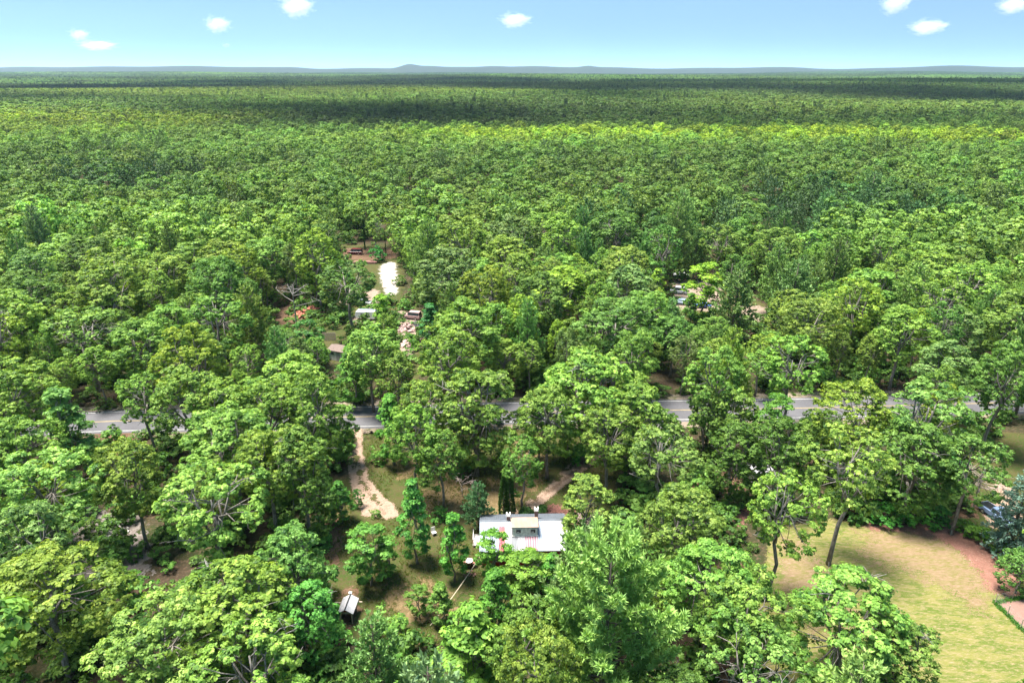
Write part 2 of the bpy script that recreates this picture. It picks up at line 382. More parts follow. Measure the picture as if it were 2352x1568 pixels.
# PART2
# ------------------------------------------------------------------ the ground and everything lying flat on it
def fan_mesh(name, rads, nseg, zf, mat, a0=0.0, a1=2 * math.pi):
    an = np.linspace(a0, a1, nseg); A, Rr = np.meshgrid(an, rads); x = np.sin(A) * Rr; y = np.cos(A) * Rr
    V = np.stack([x, y, zf(x, y)], -1).reshape(-1, 3); n = nseg; i, j = np.meshgrid(np.arange(len(rads) - 1), np.arange(n - 1), indexing='ij')
    i, j = i.ravel(), j.ravel(); Q = np.stack([i * n + j, (i + 1) * n + j, (i + 1) * n + j + 1, i * n + j + 1], 1)
    return npmesh(name, V, Q, mat, smooth=True)
def floor_mat():
    m, t = newmat('forest_floor'); n = N(t); p = n.pos()
    c = n.mix(n.step(n.noise(0.09, 5, .6, p), .42, .6), (0.048, 0.035, 0.022), (0.028, 0.040, 0.012))
    c = n.mix(n.step(n.noise(1.7, 4, .7, p), .5, .7), c, (0.115, 0.075, 0.05))
    n.out(n.bsdf(c, .95, 0, .1, n.bump(n.noise(3, 4, .7, p), .8, .15))); return m
rads = np.concatenate([[0], np.geomspace(20, 34000, 130)])
put(meshobj('ground', fan_mesh('ground', rads, 241, terrain, floor_mat())), kind='structure')

def sheet_mat(name, cols, scale=0.5, fine=4.0, rag=1.2, soft=0.5, rough=.95, bump=.5, streak=None, litter=None):
    """cols: three ground colours; rag: how ragged the outline is, in metres"""
    m, t = newmat(name); n = N(t); p = n.pos(); v = p
    if streak:
        mp = n.n('ShaderNodeMapping'); mp.inputs['Rotation'].default_value = (0, 0, streak[0]); mp.inputs['Scale'].default_value = (1, streak[1], 1)
        t.links.new(p, mp.inputs['Vector']); v = mp.outputs[0]
    c = n.mix(n.step(n.noise(scale, 5, .65, v, dist=.6), .42, .58), cols[0], cols[1])
    c = n.mix(n.step(n.noise(fine, 4, .75, v), .46, .66), c, cols[2])
    if litter: c = n.mix(n.step(n.noise(litter[1], 3, .8, v), .60, .66), c, litter[0])
    b = n.bsdf(c, rough, 0, .15, n.bump(n.noise(fine * 1.7, 4, .75, v), bump, .12))
    ed = n.n('ShaderNodeAttribute', attribute_name='edge').outputs['Fac']
    e = n.math('MULTIPLY_ADD', n.math('SUBTRACT', n.noise(.55, 5, .7, p), .5), rag * 5, ed)
    e = n.math('MULTIPLY_ADD', n.math('SUBTRACT', n.noise(4.5, 2, .7, p), .5), soft * 4, e)
    a = n.step(e, -.05 - soft * .1, .05 + soft * .1)
    tr = n.n('ShaderNodeBsdfTransparent'); mx = n.n('ShaderNodeMixShader'); t.links.new(a, mx.inputs[0])
    t.links.new(tr.outputs[0], mx.inputs[1]); t.links.new(b, mx.inputs[2]); n.out(mx.outputs[0]); return m
def sheet(name, poly, z, mat, cell=0.6, margin=2.0, **k):
    P = np.array([q[:2] for q in poly]); x0, y0 = P.min(0) - margin; x1, y1 = P.max(0) + margin
    nx, ny = int((x1 - x0) / cell) + 2, int((y1 - y0) / cell) + 2
    X, Y = np.meshgrid(np.linspace(x0, x1, nx), np.linspace(y0, y1, ny)); E = polydist(X, Y, poly)
    V = np.stack([X, Y, np.full(X.shape, z)], -1).reshape(-1, 3)
    i, j = np.meshgrid(np.arange(ny - 1), np.arange(nx - 1), indexing='ij'); i, j = i.ravel(), j.ravel()
    Q = np.stack([i * nx + j, i * nx + j + 1, (i + 1) * nx + j + 1, (i + 1) * nx + j], 1)
    Ef = E.ravel(); Q = Q[Ef[Q].max(1) > -margin]
    me = npmesh(name, V, Q, mat, {'edge': Ef}); return put(meshobj(name, me), kind='structure', **k)
def W(*uv): return [G(u, v) for u, v in uv]

YARD = sheet_mat('yard_grass', ((0.035, 0.058, 0.010), (0.058, 0.063, 0.017), (0.076, 0.050, 0.028)), .25, 2.2, litter=((0.151, 0.111, 0.071), 5.0))
LITTER = sheet_mat('leaf_litter', ((0.106, 0.058, 0.038), (0.141, 0.085, 0.055), (0.060, 0.043, 0.020)), .8, 3.5, litter=((0.242, 0.171, 0.111), 6.0))
PALELIT = sheet_mat('dry_leaves', ((0.167, 0.116, 0.060), (0.121, 0.085, 0.041), (0.076, 0.060, 0.022)), 1.2, 3.0, rag=1.6, litter=((0.277, 0.211, 0.131), 5.0))
SAND = sheet_mat('drive_sand', ((0.280, 0.193, 0.143), (0.231, 0.154, 0.112), (0.322, 0.238, 0.182)), .9, 3.5, rag=.22, soft=.35, bump=.5, litter=((0.160, 0.105, 0.073), 2.6))
LAWN = sheet_mat('lawn_grass', ((0.165, 0.158, 0.045), (0.088, 0.118, 0.020), (0.235, 0.185, 0.095)), .30, 1.1, rag=.5, streak=(.6, 3.2), litter=((0.29, 0.215, 0.135), 2.2), bump=1.0)
LAWNDRY = sheet_mat('dry_lawn', ((0.200, 0.140, 0.078), (0.145, 0.130, 0.040), (0.27, 0.185, 0.125)), .5, 1.4, rag=2.2, soft=2.0, streak=(.6, 3.2), litter=((0.13, 0.075, 0.050), 2.2), bump=1.0)
MULCH = sheet_mat('mulch', ((0.245, 0.120, 0.092), (0.195, 0.092, 0.070), (0.15, 0.080, 0.055)), .7, 4.0, rag=.7, soft=.8, litter=((0.34, 0.225, 0.175), 4.5))
PLOT = sheet_mat('garden_soil', ((0.232, 0.141, 0.116), (0.211, 0.126, 0.104), (0.192, 0.113, 0.091)), .5, 3.0, rag=.08, soft=.05, bump=.25)
WHITESAND = sheet_mat('pale_sand', ((0.40, 0.36, 0.32), (0.33, 0.28, 0.24), (0.46, 0.42, 0.38)), .35, 1.5, rag=1.0, soft=1.0, bump=.3)
TAN = sheet_mat('tan_dirt', ((0.232, 0.176, 0.136), (0.181, 0.131, 0.101), (0.272, 0.217, 0.171)), .35, 1.6, rag=1.5, bump=.3)
GRAVEL = sheet_mat('grey_gravel', ((0.151, 0.129, 0.118), (0.202, 0.176, 0.161), (0.111, 0.085, 0.071)), .6, 2.5, rag=1.6)
VERGE = sheet_mat('verge', ((0.202, 0.156, 0.121), (0.081, 0.085, 0.030), (0.232, 0.192, 0.156)), .5, 2.4, rag=.35)

# road: two lanes, kinked slightly like the photo's
RC = [G(-700, 1010)[:2], G(270, 967)[:2], G(835, 957)[:2], G(1180, 947)[:2], G(1555, 942)[:2], G(1870, 937)[:2], G(2265, 926)[:2], G(2900, 905)[:2]]
def offset_line(L, o):
    out = []
    for i, p in enumerate(L):
        a = L[max(i - 1, 0)]; b = L[min(i + 1, len(L) - 1)]; t = (b - a) / np.linalg.norm(b - a); out.append(p + np.array([-t[1], t[0]]) * o)
    return out
def band(L, o0, o1): return offset_line(L, o0) + offset_line(L, o1)[::-1]
def strip(name, L, o0, o1, z, mat, **k):
    a, b = offset_line(L, o0), offset_line(L, o1); n = len(a); V = [(*p, z) for p in a] + [(*p, z) for p in b]
    mb = MB().add(V, [(i, n + i, n + i + 1, i + 1) for i in range(n - 1)]); return mb.build(name, mat, kind='structure', **k)
def densify(L, step=2.0):
    out = []
    for a, b in zip(L[:-1], L[1:]):
        k = max(1, int(np.linalg.norm(b - a) / step))
        out += [a + (b - a) * j / k for j in range(k)]
    return out + [L[-1]]
RD = densify(RC, 6.0)
m, t = newmat('asphalt'); n = N(t); p = n.pos()
c = n.mix(n.step(n.noise(.25, 4, .6, p), .4, .62), (0.098, 0.095, 0.103), (0.078, 0.076, 0.083)); c = n.mix(n.step(n.noise(6, 3, .8, p), .55, .7), c, (0.122, 0.118, 0.124))
n.out(n.bsdf(c, .85, 0, .3)); M_ASPH = m
M_WHITEP = simple('road_paint_white', (.42, .41, .40), .6, scale=1.5, col2=(.26, .26, .25)); M_YELP = simple('road_paint_yellow', (.34, .26, .13), .6, scale=1.5)
VERGEP = band(RC, -6.2, 6.2)
sheet('road_verge', VERGEP, 0.006, VERGE, 1.0)
strip('road', RD, -4.1, 4.1, 0.06, M_ASPH)
MB().add([(*p, .06) for p in offset_line(RD, -4.1)] + [(*p, -.1) for p in offset_line(RD, -4.5)], [(i, i + 1, len(RD) + i + 1, len(RD) + i) for i in range(len(RD) - 1)]).build('road_edge', M_ASPH, kind='structure')
strip('edge_line', RD, -3.6, -3.42, 0.066, M_WHITEP); strip('edge_line', RD, 3.42, 3.6, 0.066, M_WHITEP)
strip('centre_line', RD, -.16, -.04, 0.066, M_YELP); strip('centre_line', RD, .04, .16, 0.066, M_YELP)

DRIVE = W((808, 980), (832, 980), (833, 1040), (848, 1100), (878, 1138), (905, 1158), (918, 1188), (880, 1192), (832, 1182), (812, 1130), (799, 1085), (805, 1030))
TRACK = W((1120, 1195), (1190, 1165), (1255, 1118), (1290, 1082), (1345, 1030), (1368, 1000), (1392, 990), (1380, 1050), (1318, 1100), (1252, 1152), (1205, 1195), (1150, 1215))
YARDP = W((745, 1130), (800, 1090), (790, 1000), (900, 985), (1250, 985), (1400, 990), (1420, 1100), (1400, 1240), (1330, 1300), (1180, 1400), (1050, 1480), (830, 1480), (735, 1440), (730, 1290))
sheet('yard_grass', YARDP, .006, YARD, .8)
sheet('leaf_litter', W((740, 1195), (775, 1180), (790, 1215), (775, 1290), (765, 1330), (735, 1320), (728, 1250)), .012, LITTER)
sheet('leaf_litter', W((780, 1370), (812, 1345), (830, 1400), (800, 1450), (765, 1440)), .014, LITTER)
sheet('leaf_litter', W((885, 1350), (960, 1330), (1010, 1345), (1040, 1400), (960, 1440), (890, 1400)), .012, PALELIT)
sheet('leaf_litter', W((1015, 1060), (1070, 1080), (1090, 1130), (1050, 1180), (960, 1180), (940, 1140), (1000, 1120)), .013, PALELIT)
sheet('leaf_litter', W((1195, 1000), (1240, 1000), (1262, 1060), (1240, 1120), (1190, 1150), (1150, 1120), (1180, 1060)), .013, PALELIT)
sheet('leaf_litter', W((1120, 1100), (1180, 1090), (1230, 1105), (1200, 1150), (1130, 1190), (1100, 1150)), .015, PALELIT)
sheet('leaf_litter', W((1235, 1168), (1320, 1160), (1350, 1195), (1300, 1230), (1235, 1200)), .016, LITTER)
sheet('leaf_litter', W((905, 1060), (960, 1050), (980, 1090), (920, 1100)), .016, PALELIT)
sheet('dirt_drive', DRIVE, .020, SAND, .4); sheet('dirt_track', TRACK, .020, SAND, .4)
RUTM = sheet_mat('wheel_rut', ((0.19, 0.125, 0.085), (0.17, 0.11, 0.075), (0.22, 0.15, 0.11)), .9, 3.5, rag=.35, soft=.4)
def path_poly(pts, wd): return band([q[:2] for q in pts], -wd / 2, wd / 2)
sheet('wheel_rut', path_poly(W((822, 1050), (826, 1090), (842, 1125), (866, 1158), (885, 1180)), .35), .026, RUTM, .3, 1.0)
sheet('grass_ridge', path_poly(W((817, 1000), (818, 1050), (828, 1098), (850, 1135), (872, 1160)), .22), .032, YARD, .3, 1.0)
sheet('grass_ridge', path_poly(W((1190, 1168), (1235, 1136), (1282, 1098), (1330, 1056)), .3), .032, YARD, .3, 1.0)
sheet('wheel_rut', path_poly(W((1185, 1182), (1228, 1150), (1278, 1116), (1322, 1080)), .4), .026, RUTM, .3, 1.0)

LAWNP = W((1770, 1215), (1900, 1192), (2000, 1195), (2170, 1205), (2250, 1235), (2330, 1310), (2420, 1400), (2700, 1750), (1900, 1750), (1750, 1560), (1700, 1400), (1760, 1300))
sheet('lawn', LAWNP, .008, LAWN, .9)
sheet('dry_lawn', W((1980, 1210), (2120, 1215), (2200, 1250), (2280, 1330), (2250, 1400), (2150, 1340), (2060, 1300), (1980, 1290)), .014, LAWNDRY, .6)
sheet('dry_lawn', W((1790, 1235), (1850, 1240), (1900, 1330), (1950, 1400), (1870, 1450), (1790, 1330)), .014, LAWNDRY, .6)
sheet('mulch_bed', W((1985, 1192), (2100, 1200), (2190, 1198), (2260, 1225), (2310, 1275), (2345, 1330), (2352, 1375), (2275, 1362), (2258, 1325), (2215, 1275), (2155, 1236), (2080, 1222), (1985, 1216)), .020, MULCH, .5)
sheet('grass_bank', W((2275, 1215), (2330, 1225), (2380, 1290), (2430, 1370), (2375, 1370), (2358, 1310), (2325, 1262), (2290, 1240)), .026, YARD, .6)
PLOTP = W((2283, 1385), (2330, 1374), (2420, 1366), (2600, 1560), (2450, 1545), (2352, 1448))
sheet('garden_plot', PLOTP, .03, PLOT, .4)
sheet('side_yard', W((2180, 1090), (2290, 990), (2450, 1000), (2480, 1250), (2330, 1240), (2230, 1225), (2150, 1190)), .010, YARD, .9)
sheet('side_drive', W((2285, 1110), (2330, 1120), (2350, 1200), (2280, 1215), (2255, 1175), (2290, 1140)), .018, SAND, .6)
sheet('leaf_litter', W((2165, 1140), (2210, 1120), (2260, 1160), (2220, 1195), (2170, 1180)), .022, LITTER)
sheet('dirt_patch', W((1665, 1182), (1725, 1168), (1735, 1195), (1690, 1212)), .012, MULCH)
sheet('dirt_patch', W((1560, 1090), (1740, 1085), (1700, 1140), (1580, 1120)), .012, LITTER)
sheet('dirt_patch', W((1640, 1300), (1720, 1290), (1740, 1400), (1700, 1560), (1600, 1560), (1650, 1440)), .012, LITTER)
sheet('gravel_clearing', W((190, 1170), (310, 1180), (350, 1270), (330, 1330), (210, 1340), (150, 1420), (110, 1420), (150, 1330)), .012, GRAVEL, .9)
sheet('dirt_patch', W((195, 985), (300, 985), (320, 1050), (200, 1060)), .012, LITTER)
sheet('side_drive', W((300, 960), (340, 958), (380, 905), (420, 880), (390, 880), (340, 910)), .018, TAN, .8)
# the sandy lot beyond the road and the yards beside it
sheet('dirt_lot', W((600, 680), (700, 660), (770, 560), (900, 565), (930, 600), (925, 680), (975, 720), (970, 860), (900, 900), (760, 830), (640, 800), (590, 740)), .008, YARD, 1.6, 4)
sheet('dirt_patch', W((915, 715), (965, 715), (975, 790), (930, 830), (905, 780)), .014, TAN, 1.2, 4)
sheet('dirt_patch', W((775, 670), (870, 665), (880, 700), (860, 745), (800, 740)), .014, TAN, 1.2, 4)
sheet('dirt_patch', W((610, 690), (700, 680), (740, 740), (640, 750)), .014, LITTER, 1.2, 4)
sheet('sand_lot', W((874, 610), (890, 602), (908, 604), (911, 640), (911, 674), (890, 680), (876, 645)), .016, WHITESAND, 1.5, 4)
sheet('shaded_lot', W((765, 570), (910, 570), (915, 592), (860, 600), (800, 596)), .020, LITTER, 1.5, 4)
sheet('lot_grass', W((800, 690), (850, 700), (830, 730), (790, 722)), .020, LAWN, 1.0, 3)
sheet('dirt_lot', W((1530, 650), (1660, 640), (1760, 700), (1780, 735), (1640, 760), (1540, 740)), .008, YARD, 1.5, 4)
sheet('dirt_patch', W((1545, 640), (1660, 650), (1655, 715), (1545, 710)), .014, TAN, 1.2, 4)
sheet('dirt_patch', W((1690, 700), (1765, 705), (1775, 735), (1700, 742)), .014, TAN, 1.2, 4)

# low hills on the horizon
def hills():
    us = np.linspace(-500, 2900, 420); V = []; y0 = 9300.0; rr = np.random.default_rng(5)
    prof = 2.2 + 1.0 * np.sin(us / 170) + .8 * np.sin(us / 67 + 1) + .5 * np.sin(us / 31)
    for c, wd, a in [(940, 24, 6.5), (985, 34, 3.4), (1060, 50, 2.4), (1130, 40, 3.5), (1350, 20, 2.2), (600, 120, 2.0), (1800, 110, 1.8), (2200, 160, 2.8), (680, 40, 1.5), (300, 200, 2.2), (1215, 60, 1.6)]:
        prof = prof + a * np.exp(-((us - c) / wd) ** 2)
    x = (us - CX) / F * (y0 * cp + 20); h = CAMZ + prof / F * y0 * 1.25
    rows = [(-1500, -8), (-700, .55), (0, 1.0), (900, .7), (2000, -8)]
    V = np.concatenate([np.stack([x, np.full_like(x, y0 + dy), np.where(k < -1, -30.0, h * k)], 1) for dy, k in rows])
    n_ = len(us); Q = np.concatenate([np.stack([np.arange(n_ - 1) + r * n_, np.arange(1, n_) + r * n_, np.arange(1, n_) + (r + 1) * n_, np.arange(n_ - 1) + (r + 1) * n_], 1) for r in range(len(rows) - 1)])
    return npmesh('hills', V, Q, simple('hill_woods', (.014, .026, .016), .9, scale=.004, col2=(.02, .035, .018)), smooth=True)
put(meshobj('hills', hills()), kind='structure')
# PART3
# ------------------------------------------------------------------ trees one can tell apart in the photo
# kind, top (u, v), height, radius, variant, tint, label
YEL = (1.15, 1.13, .78); PALE = (1.25, 1.12, 1.15); DARK = (.62, .72, .8); BLUE = (.8, .95, 1.25); MID = (1, 1, 1); LIME = (1.2, 1.2, .7)
KEY = [
 ('bigpine', 1405, 1268, 21, 6.3, 0, (1.3, 1.3, .95), 'huge feathery light green pine, the largest conifer, in front of the cottage'),
 ('pine', 1345, 1220, 16, 4.3, 0, (.95, 1.05, 1.1), 'dark bluish green pine just behind the huge light green pine, touching the tin roof'),
 ('pine', 852, 1425, 13, 3.2, 1, (.95, 1.1, .95), 'soft green young pine below the little gabled well house'),
 ('pine', 1097, 1112, 7.5, 2.0, 2, (.5, .75, .9), 'small dark blue-green pine left of the two columnar cedars'),
 ('maple', 945, 1088, 13.2, 2.9, 0, (.9, 1.05, 1.05), 'tall emerald green maple standing in the yard at the end of the curved dirt drive'),
 ('maple', 838, 1192, 9.6, 3.0, 1, (1, 1.1, 1), 'rounded emerald green maple lowest on the left side of the yard'),
 ('maple', 1038, 1172, 10.2, 2.5, 2, (.85, .9, .7), 'mid green maple between the tall emerald maple and the cottage'),
 ('maple', 1133, 1205, 8.2, 2.3, 1, (1.05, 1, .7), 'bright green maple covering the left end of the tin roof'),
 ('maple', 1083, 1372, 13, 4.6, 0, (1.35, 1.15, .9), 'broad bright green maple at the bottom edge left of the huge pine'),
 ('maple', 1010, 1335, 6, 2.0, 2, (1.2, 1.1, 1.0), 'small rounded bright green maple under the sloping pale pole'),
 ('maple', 960, 1340, 5, 1.5, 1, (1.1, 1.0, .9), 'thin pale sapling in the dry leaves between the well house and the maple'),
 ('openoak', 1968, 985, 19.3, 5.4, 0, (1.25, 1.12, .95), 'tall oak with bare lower trunk and pale dead limbs beside the lawn'),
 ('openoak', 1812, 1078, 17.8, 4.6, 1, (1.25, 1.15, .9), 'thin oak with forked dark trunk standing on the left part of the lawn'),
 ('lowoak', 1965, 1305, 15, 6.0, 0, (1.05, 1.05, .9), 'wide low oak overhanging the lawn at the bottom right'),
 ('lowoak', 2080, 1420, 11, 4.2, 1, (1.05, 1.05, .95), 'lowest small oak spreading over the lawn at the bottom edge'),
 ('oak', 1650, 1245, 16, 5.0, 0, (1.0, 1.05, .9), 'bright green oak right of the huge pine, left of the forked oak'),
 ('oak', 1720, 1330, 15, 4.8, 2, (1.1, 1.1, .9), 'rounded oak on the left border of the lawn, below the forked oak'),
 ('openoak', 1750, 1440, 15, 4.5, 2, (.9, 1, .95), 'dark green oak at the bottom edge between the huge pine and the low oaks'),
 ('maple', 1202, 1262, 6.6, 3.1, 1, (1.1, 1.0, .65), 'bright green maple in front of the red wall of the cottage'),
 ('maple', 1140, 1300, 9.5, 2.8, 2, (.8, .85, .65), 'darker maple before the left front corner of the cottage'),
 ('oak', 1215, 1385, 14, 3.8, 3, (.85, .95, .75), 'mid green oak between the bottom bright maple and the huge pine'),
 ('maple', 1268, 1268, 6.0, 2.4, 0, (.9, .95, .65), 'small maple before the right front corner of the cottage, beside the dark pine'),
 ('lowoak', 1352, 1085, 12, 3.9, 2, (1.2, 1.15, 1.0), 'pale green oak behind the right end of the tin roof'),
 ('openoak', 1525, 975, 16, 5.4, 1, (1.1, 1.1, 1.1), 'greyish green oak full of bare twigs, left of the tall lawn oak'),
 ('oak', 1560, 1130, 15, 5.0, 1, (1.05, 1.08, .9), 'round oak above and right of the pale oak by the tin roof'),
 ('lowoak', 1090, 830, 19, 6.6, 0, (1.0, 1.05, .8), 'broad old oak with bare limbs this side of the road, above the tall emerald maple'),
 ('oak', 945, 925, 16, 4.0, 4, (1.0, 1.02, .75), 'oak right of the head of the curved dirt drive, this side of the road'),
 ('lowoak', 1350, 800, 19.5, 8.0, 1, (1.08, 1.1, .8), 'biggest spreading oak at the centre right, this side of the road'),
 ('lowoak', 1470, 870, 17, 5.6, 2, (1.0, 1.05, .8), 'oak leaning on the right of the biggest spreading oak'),
 ('oak', 1400, 930, 15, 4.8, 5, (1.1, 1.1, .85), 'oak crown right above the dirt track east of the cedars'),
 ('oak', 1650, 790, 19, 4.4, 3, (1.1, 1.1, 1.0), 'slender oak with dark trunk crossing the road between its two left gaps'),
 ('openoak', 1830, 770, 19, 5.4, 0, (1.1, 1.15, .9), 'oak whose leaning trunk stands before the widest piece of road'),
 ('oak', 1985, 870, 18, 5.5, 6, LIME, 'bright lime green oak hiding the road left of its last gaps'),
 ('openoak', 2150, 870, 19, 6.3, 2, (.95, 1.05, 1.05), 'greyish oak with bare limbs above the mulch strip of the lawn'),
 ('lowoak', 2130, 960, 16, 5.6, 0, (.75, .9, .75), 'dark green oak directly above the far edge of the lawn'),
 ('oak', 2330, 790, 19, 5.0, 1, (.8, .95, .8), 'dark oak at the right edge beside the road'),
 ('spruce', 2372, 1082, 12.3, 2.9, 0, (1.3, 1.3, 1.25), 'blue-green spruce at the right edge next to the blue pickup'),
 ('lowoak', 2368, 1260, 6.5, 2.4, 1, (.7, .85, .8), 'small dark tree at the right edge above the garden plot'),
 ('lowoak', 1800, 950, 15, 4.6, 1, (.6, .8, .6), 'dark green oak under the road, right of the slender trunk'),
 ('lowoak', 1700, 960, 14, 4.2, 2, (.62, .8, .62), 'dark green oak under the road, left of the leaning trunk'),
 ('oak', 70, 1268, 16, 6.4, 0, YEL, 'yellow-green oak filling the lower left corner'),
 ('lowoak', 520, 1285, 16, 6.4, 1, YEL, 'wide yellow-green oak at the bottom left of the well house'),
 ('openoak', 560, 1440, 14, 5.4, 2, (1.2, 1.15, .9), 'oak at the bottom edge below the wide yellow-green oak'),
 ('oak', 340, 1400, 15, 5.6, 5, (1.2, 1.15, 1.05), 'pale green oak at the bottom edge right of the lower left corner'),
 ('lowoak', 700, 1330, 11, 3.4, 0, (.75, 1.1, .95), 'bluish green low tree bordering the litter path to the well house'),
 ('lowoak', 655, 1200, 14, 4.3, 2, (.8, .95, .95), 'dark grey-green oak at the edge of the left woods beside the yard'),
 ('openoak', 470, 1075, 18, 6.0, 0, (1.2, 1.15, 1.0), 'oak with bare white twigs in the left woods over the gravel clearing'),
 ('lowoak', 680, 975, 17, 4.6, 1, (.85, .95, .75), 'tall dark oak at the edge of the left woods beside the curved drive'),
 ('oak', 600, 985, 17, 5.2, 2, (1.15, 1.12, .8), 'light green oak left of the tall dark oak by the curved drive'),
 ('oak', 706, 850, 18, 4.4, 3, (1.05, 1.05, .85), 'oak over the road just left of the head of the curved drive'),
 ('oak', 70, 1045, 17, 6.0, 5, (1.25, 1.2, 1.2), 'palest green oak at the left edge above the yellow-green corner oak'),
 ('maple', 120, 880, 17, 5.0, 2, (1.25, 1.1, 1.3), 'pale broad tree at the left edge above the road gap'),
 ('oak', 280, 1010, 16, 4.6, 4, (1.1, 1.08, .8), 'oak just below the left piece of road'),
 ('oak', 1262, 880, 16, 4.8, 0, (1.05, 1.05, .85), 'oak filling the gap left of the biggest spreading oak, over the road'),
 ('oak', 968, 868, 16, 4.6, 2, (1.1, 1.08, .85), 'oak over the road left of the broad old oak'),
 ('oak', 405, 848, 17, 5.2, 1, (1.15, 1.1, .95), 'oak over the road right of its leftmost visible piece'),
 ('lowoak', 500, 858, 17, 5.2, 0, (1.1, 1.08, .8), 'low oak over the road, second to the right of its leftmost piece'),
 ('oak', 610, 872, 16, 5.0, 4, (1.1, 1.1, .8), 'rounded oak over the road midway between its left pieces'),
 ('oak', 1010, 985, 13, 3.6, 1, (.85, .95, .75), 'shaded oak between the curved drive and the broad old oak'),
 ('oak', 1200, 1000, 12, 3.2, 3, (.8, .95, .75), 'small shaded oak between the broad old oak and the dirt track'),
 ('lowoak', 1690, 880, 14, 3.8, 0, (1.0, 1.05, .85), 'low oak covering the road between its left and middle right gaps'),
 ('lowoak', 1632, 884, 13, 3.3, 1, (.95, 1.0, .85), 'low oak hiding the road right behind the slender dark trunk'),
 ('maple', 760, 900, 13, 3.2, 1, (.95, .95, .75), 'slender tree over the road just left of the head of the curved drive'),
 ('maple', 893, 896, 13, 3.3, 2, (1.0, .95, .75), 'slender tree over the road just right of the head of the curved drive'),
 ('lowoak', 1092, 915, 12, 3.0, 2, (.9, .98, .8), 'low oak over the road under the broad old oak'),
 ('maple', 1238, 905, 12, 3.1, 0, (.9, .9, .7), 'slender tree over the road right of its small central gap'),
 ('maple', 1798, 890, 14, 3.2, 1, (.9, .92, .75), 'slender tree over the road between its two right gaps'),
 ('openoak', 318, 856, 15, 4.2, 0, (1.0, 1.05, .85), 'thin-crowned oak veiling the leftmost piece of road'),
 ('maple', 800, 786, 13, 3.5, 2, (1.0, 1.0, .8), 'small leafy tree on the far verge below the dark forked oak'),
 ('lowoak', 908, 800, 14, 3.7, 1, (1.05, 1.05, .85), 'low oak on the far verge below the scrap heaps'),
 ('maple', 1590, 668, 10, 2.7, 2, (.95, 1.0, .8), 'small tree standing among the parked cars left of the round yellow-green tree'),
 ('maple', 880, 1228, 6.5, 2.1, 2, (.9, .95, .8), 'small green tree between the two emerald green maples'),
 ('maple', 775, 1100, 7.0, 2.2, 0, (.7, .85, .75), 'dark young tree on the left side of the curved dirt drive bend'),
 ('oak', 2250, 1000, 15, 4.6, 2, (.8, .92, .85), 'oak above the bare greyish tree at the right'),
 # beyond the road
 ('openoak', 798, 600, 18.7, 7.4, 0, (.62, .78, .72), 'dark oak with black forked trunk in front of the sand lot'),
 ('maple', 1622, 588, 17.4, 5.3, 1, (1.75, 1.35, .7), 'yellow-green round tree on a dark trunk among the parked cars beyond the road'),
 ('maple', 1512, 610, 13, 3.4, 0, (1.8, 1.35, .7), 'small yellow-green tree left of the round yellow-green tree'),
 ('pine', 1700, 622, 17, 5.3, 0, (1.0, 1.05, 1.0), 'feathery green pine just right of the round yellow-green tree'),
 ('pine', 1835, 605, 18, 5.8, 1, (.85, .98, .9), 'green pine second to the right of the round yellow-green tree'),
 ('pine', 1572, 442, 22, 5.6, 2, (.95, 1.05, .9), 'tall lone pine rising out of the canopy far beyond the road'),
 ('pine', 1545, 690, 12, 3.2, 1, (.9, 1.05, 1.0), 'small pine below the small yellow-green tree, beside the parked cars'),
 ('pine', 560, 662, 17, 4.4, 2, (1.25, 1.2, .8), 'light green pine left of the bare dead tree'),
 ('pine', 1212, 695, 17, 3.6, 0, (.95, 1.05, .85), 'narrow pine in the middle woods beyond the road'),
 ('pine', 1345, 530, 18, 3.4, 0, (.7, .9, .85), 'dark narrow pine in the canopy left of the tall lone pine'),
 ('pine', 2010, 400, 22, 6.2, 1, (.8, .95, 1.1), 'greyish pine in the far canopy on the right'),
 ('pine', 1905, 440, 20, 5.6, 0, (.8, .95, 1.1), 'greyish pine left of the other greyish far pine'),
 ('maple', 985, 690, 12, 3.4, 2, (.6, .85, 1.3), 'blue-green small tree right of the wrecked cars'),
 ('maple', 695, 722, 12, 3.5, 1, (.6, .82, .9), 'blue-green tree growing in front of the bare dead tree'),
 ('maple', 645, 790, 9, 3.0, 0, (.6, .85, .7), 'low dark green tree below the bare dead tree'),
 ('maple', 872, 668, 15, 3.6, 2, (1.7, 1.25, .8), 'light green tree just right of the white truck'),
 ('oak', 842, 745, 17, 5.2, 1, (1.2, 1.15, 1.05), 'pale green oak below the white camper'),
 ('oak', 1030, 750, 19, 6.0, 2, (1.1, 1.12, .75), 'bright round oak right below the wrecked cars'),
 ('openoak', 740, 510, 17, 4.6, 0, (.7, .85, .8), 'grey-green oak at the left of the opening over the sand lot'),
 ('maple', 1410, 560, 16, 4.4, 1, (1.3, 1.15, .8), 'light green rounded tree left of the two yellow-green trees'),
]
TREES = []     # x, y, H, R
CAT = {'pine': 'pine tree', 'bigpine': 'pine tree', 'spruce': 'spruce tree', 'maple': 'maple tree'}
NM = {'pine': 'white_pine', 'bigpine': 'white_pine', 'spruce': 'spruce_tree', 'maple': 'maple_tree'}
for kd, u, v, H, R, vi, ti, lab in KEY:
    p = G(u, v, H * .97); TREES.append((p[0], p[1], H, R))
    place_tree(kd, p[0], p[1], H, R, NM.get(kd, 'oak_tree'), lab, CAT.get(kd, 'oak tree'), tint=ti, var=vi)

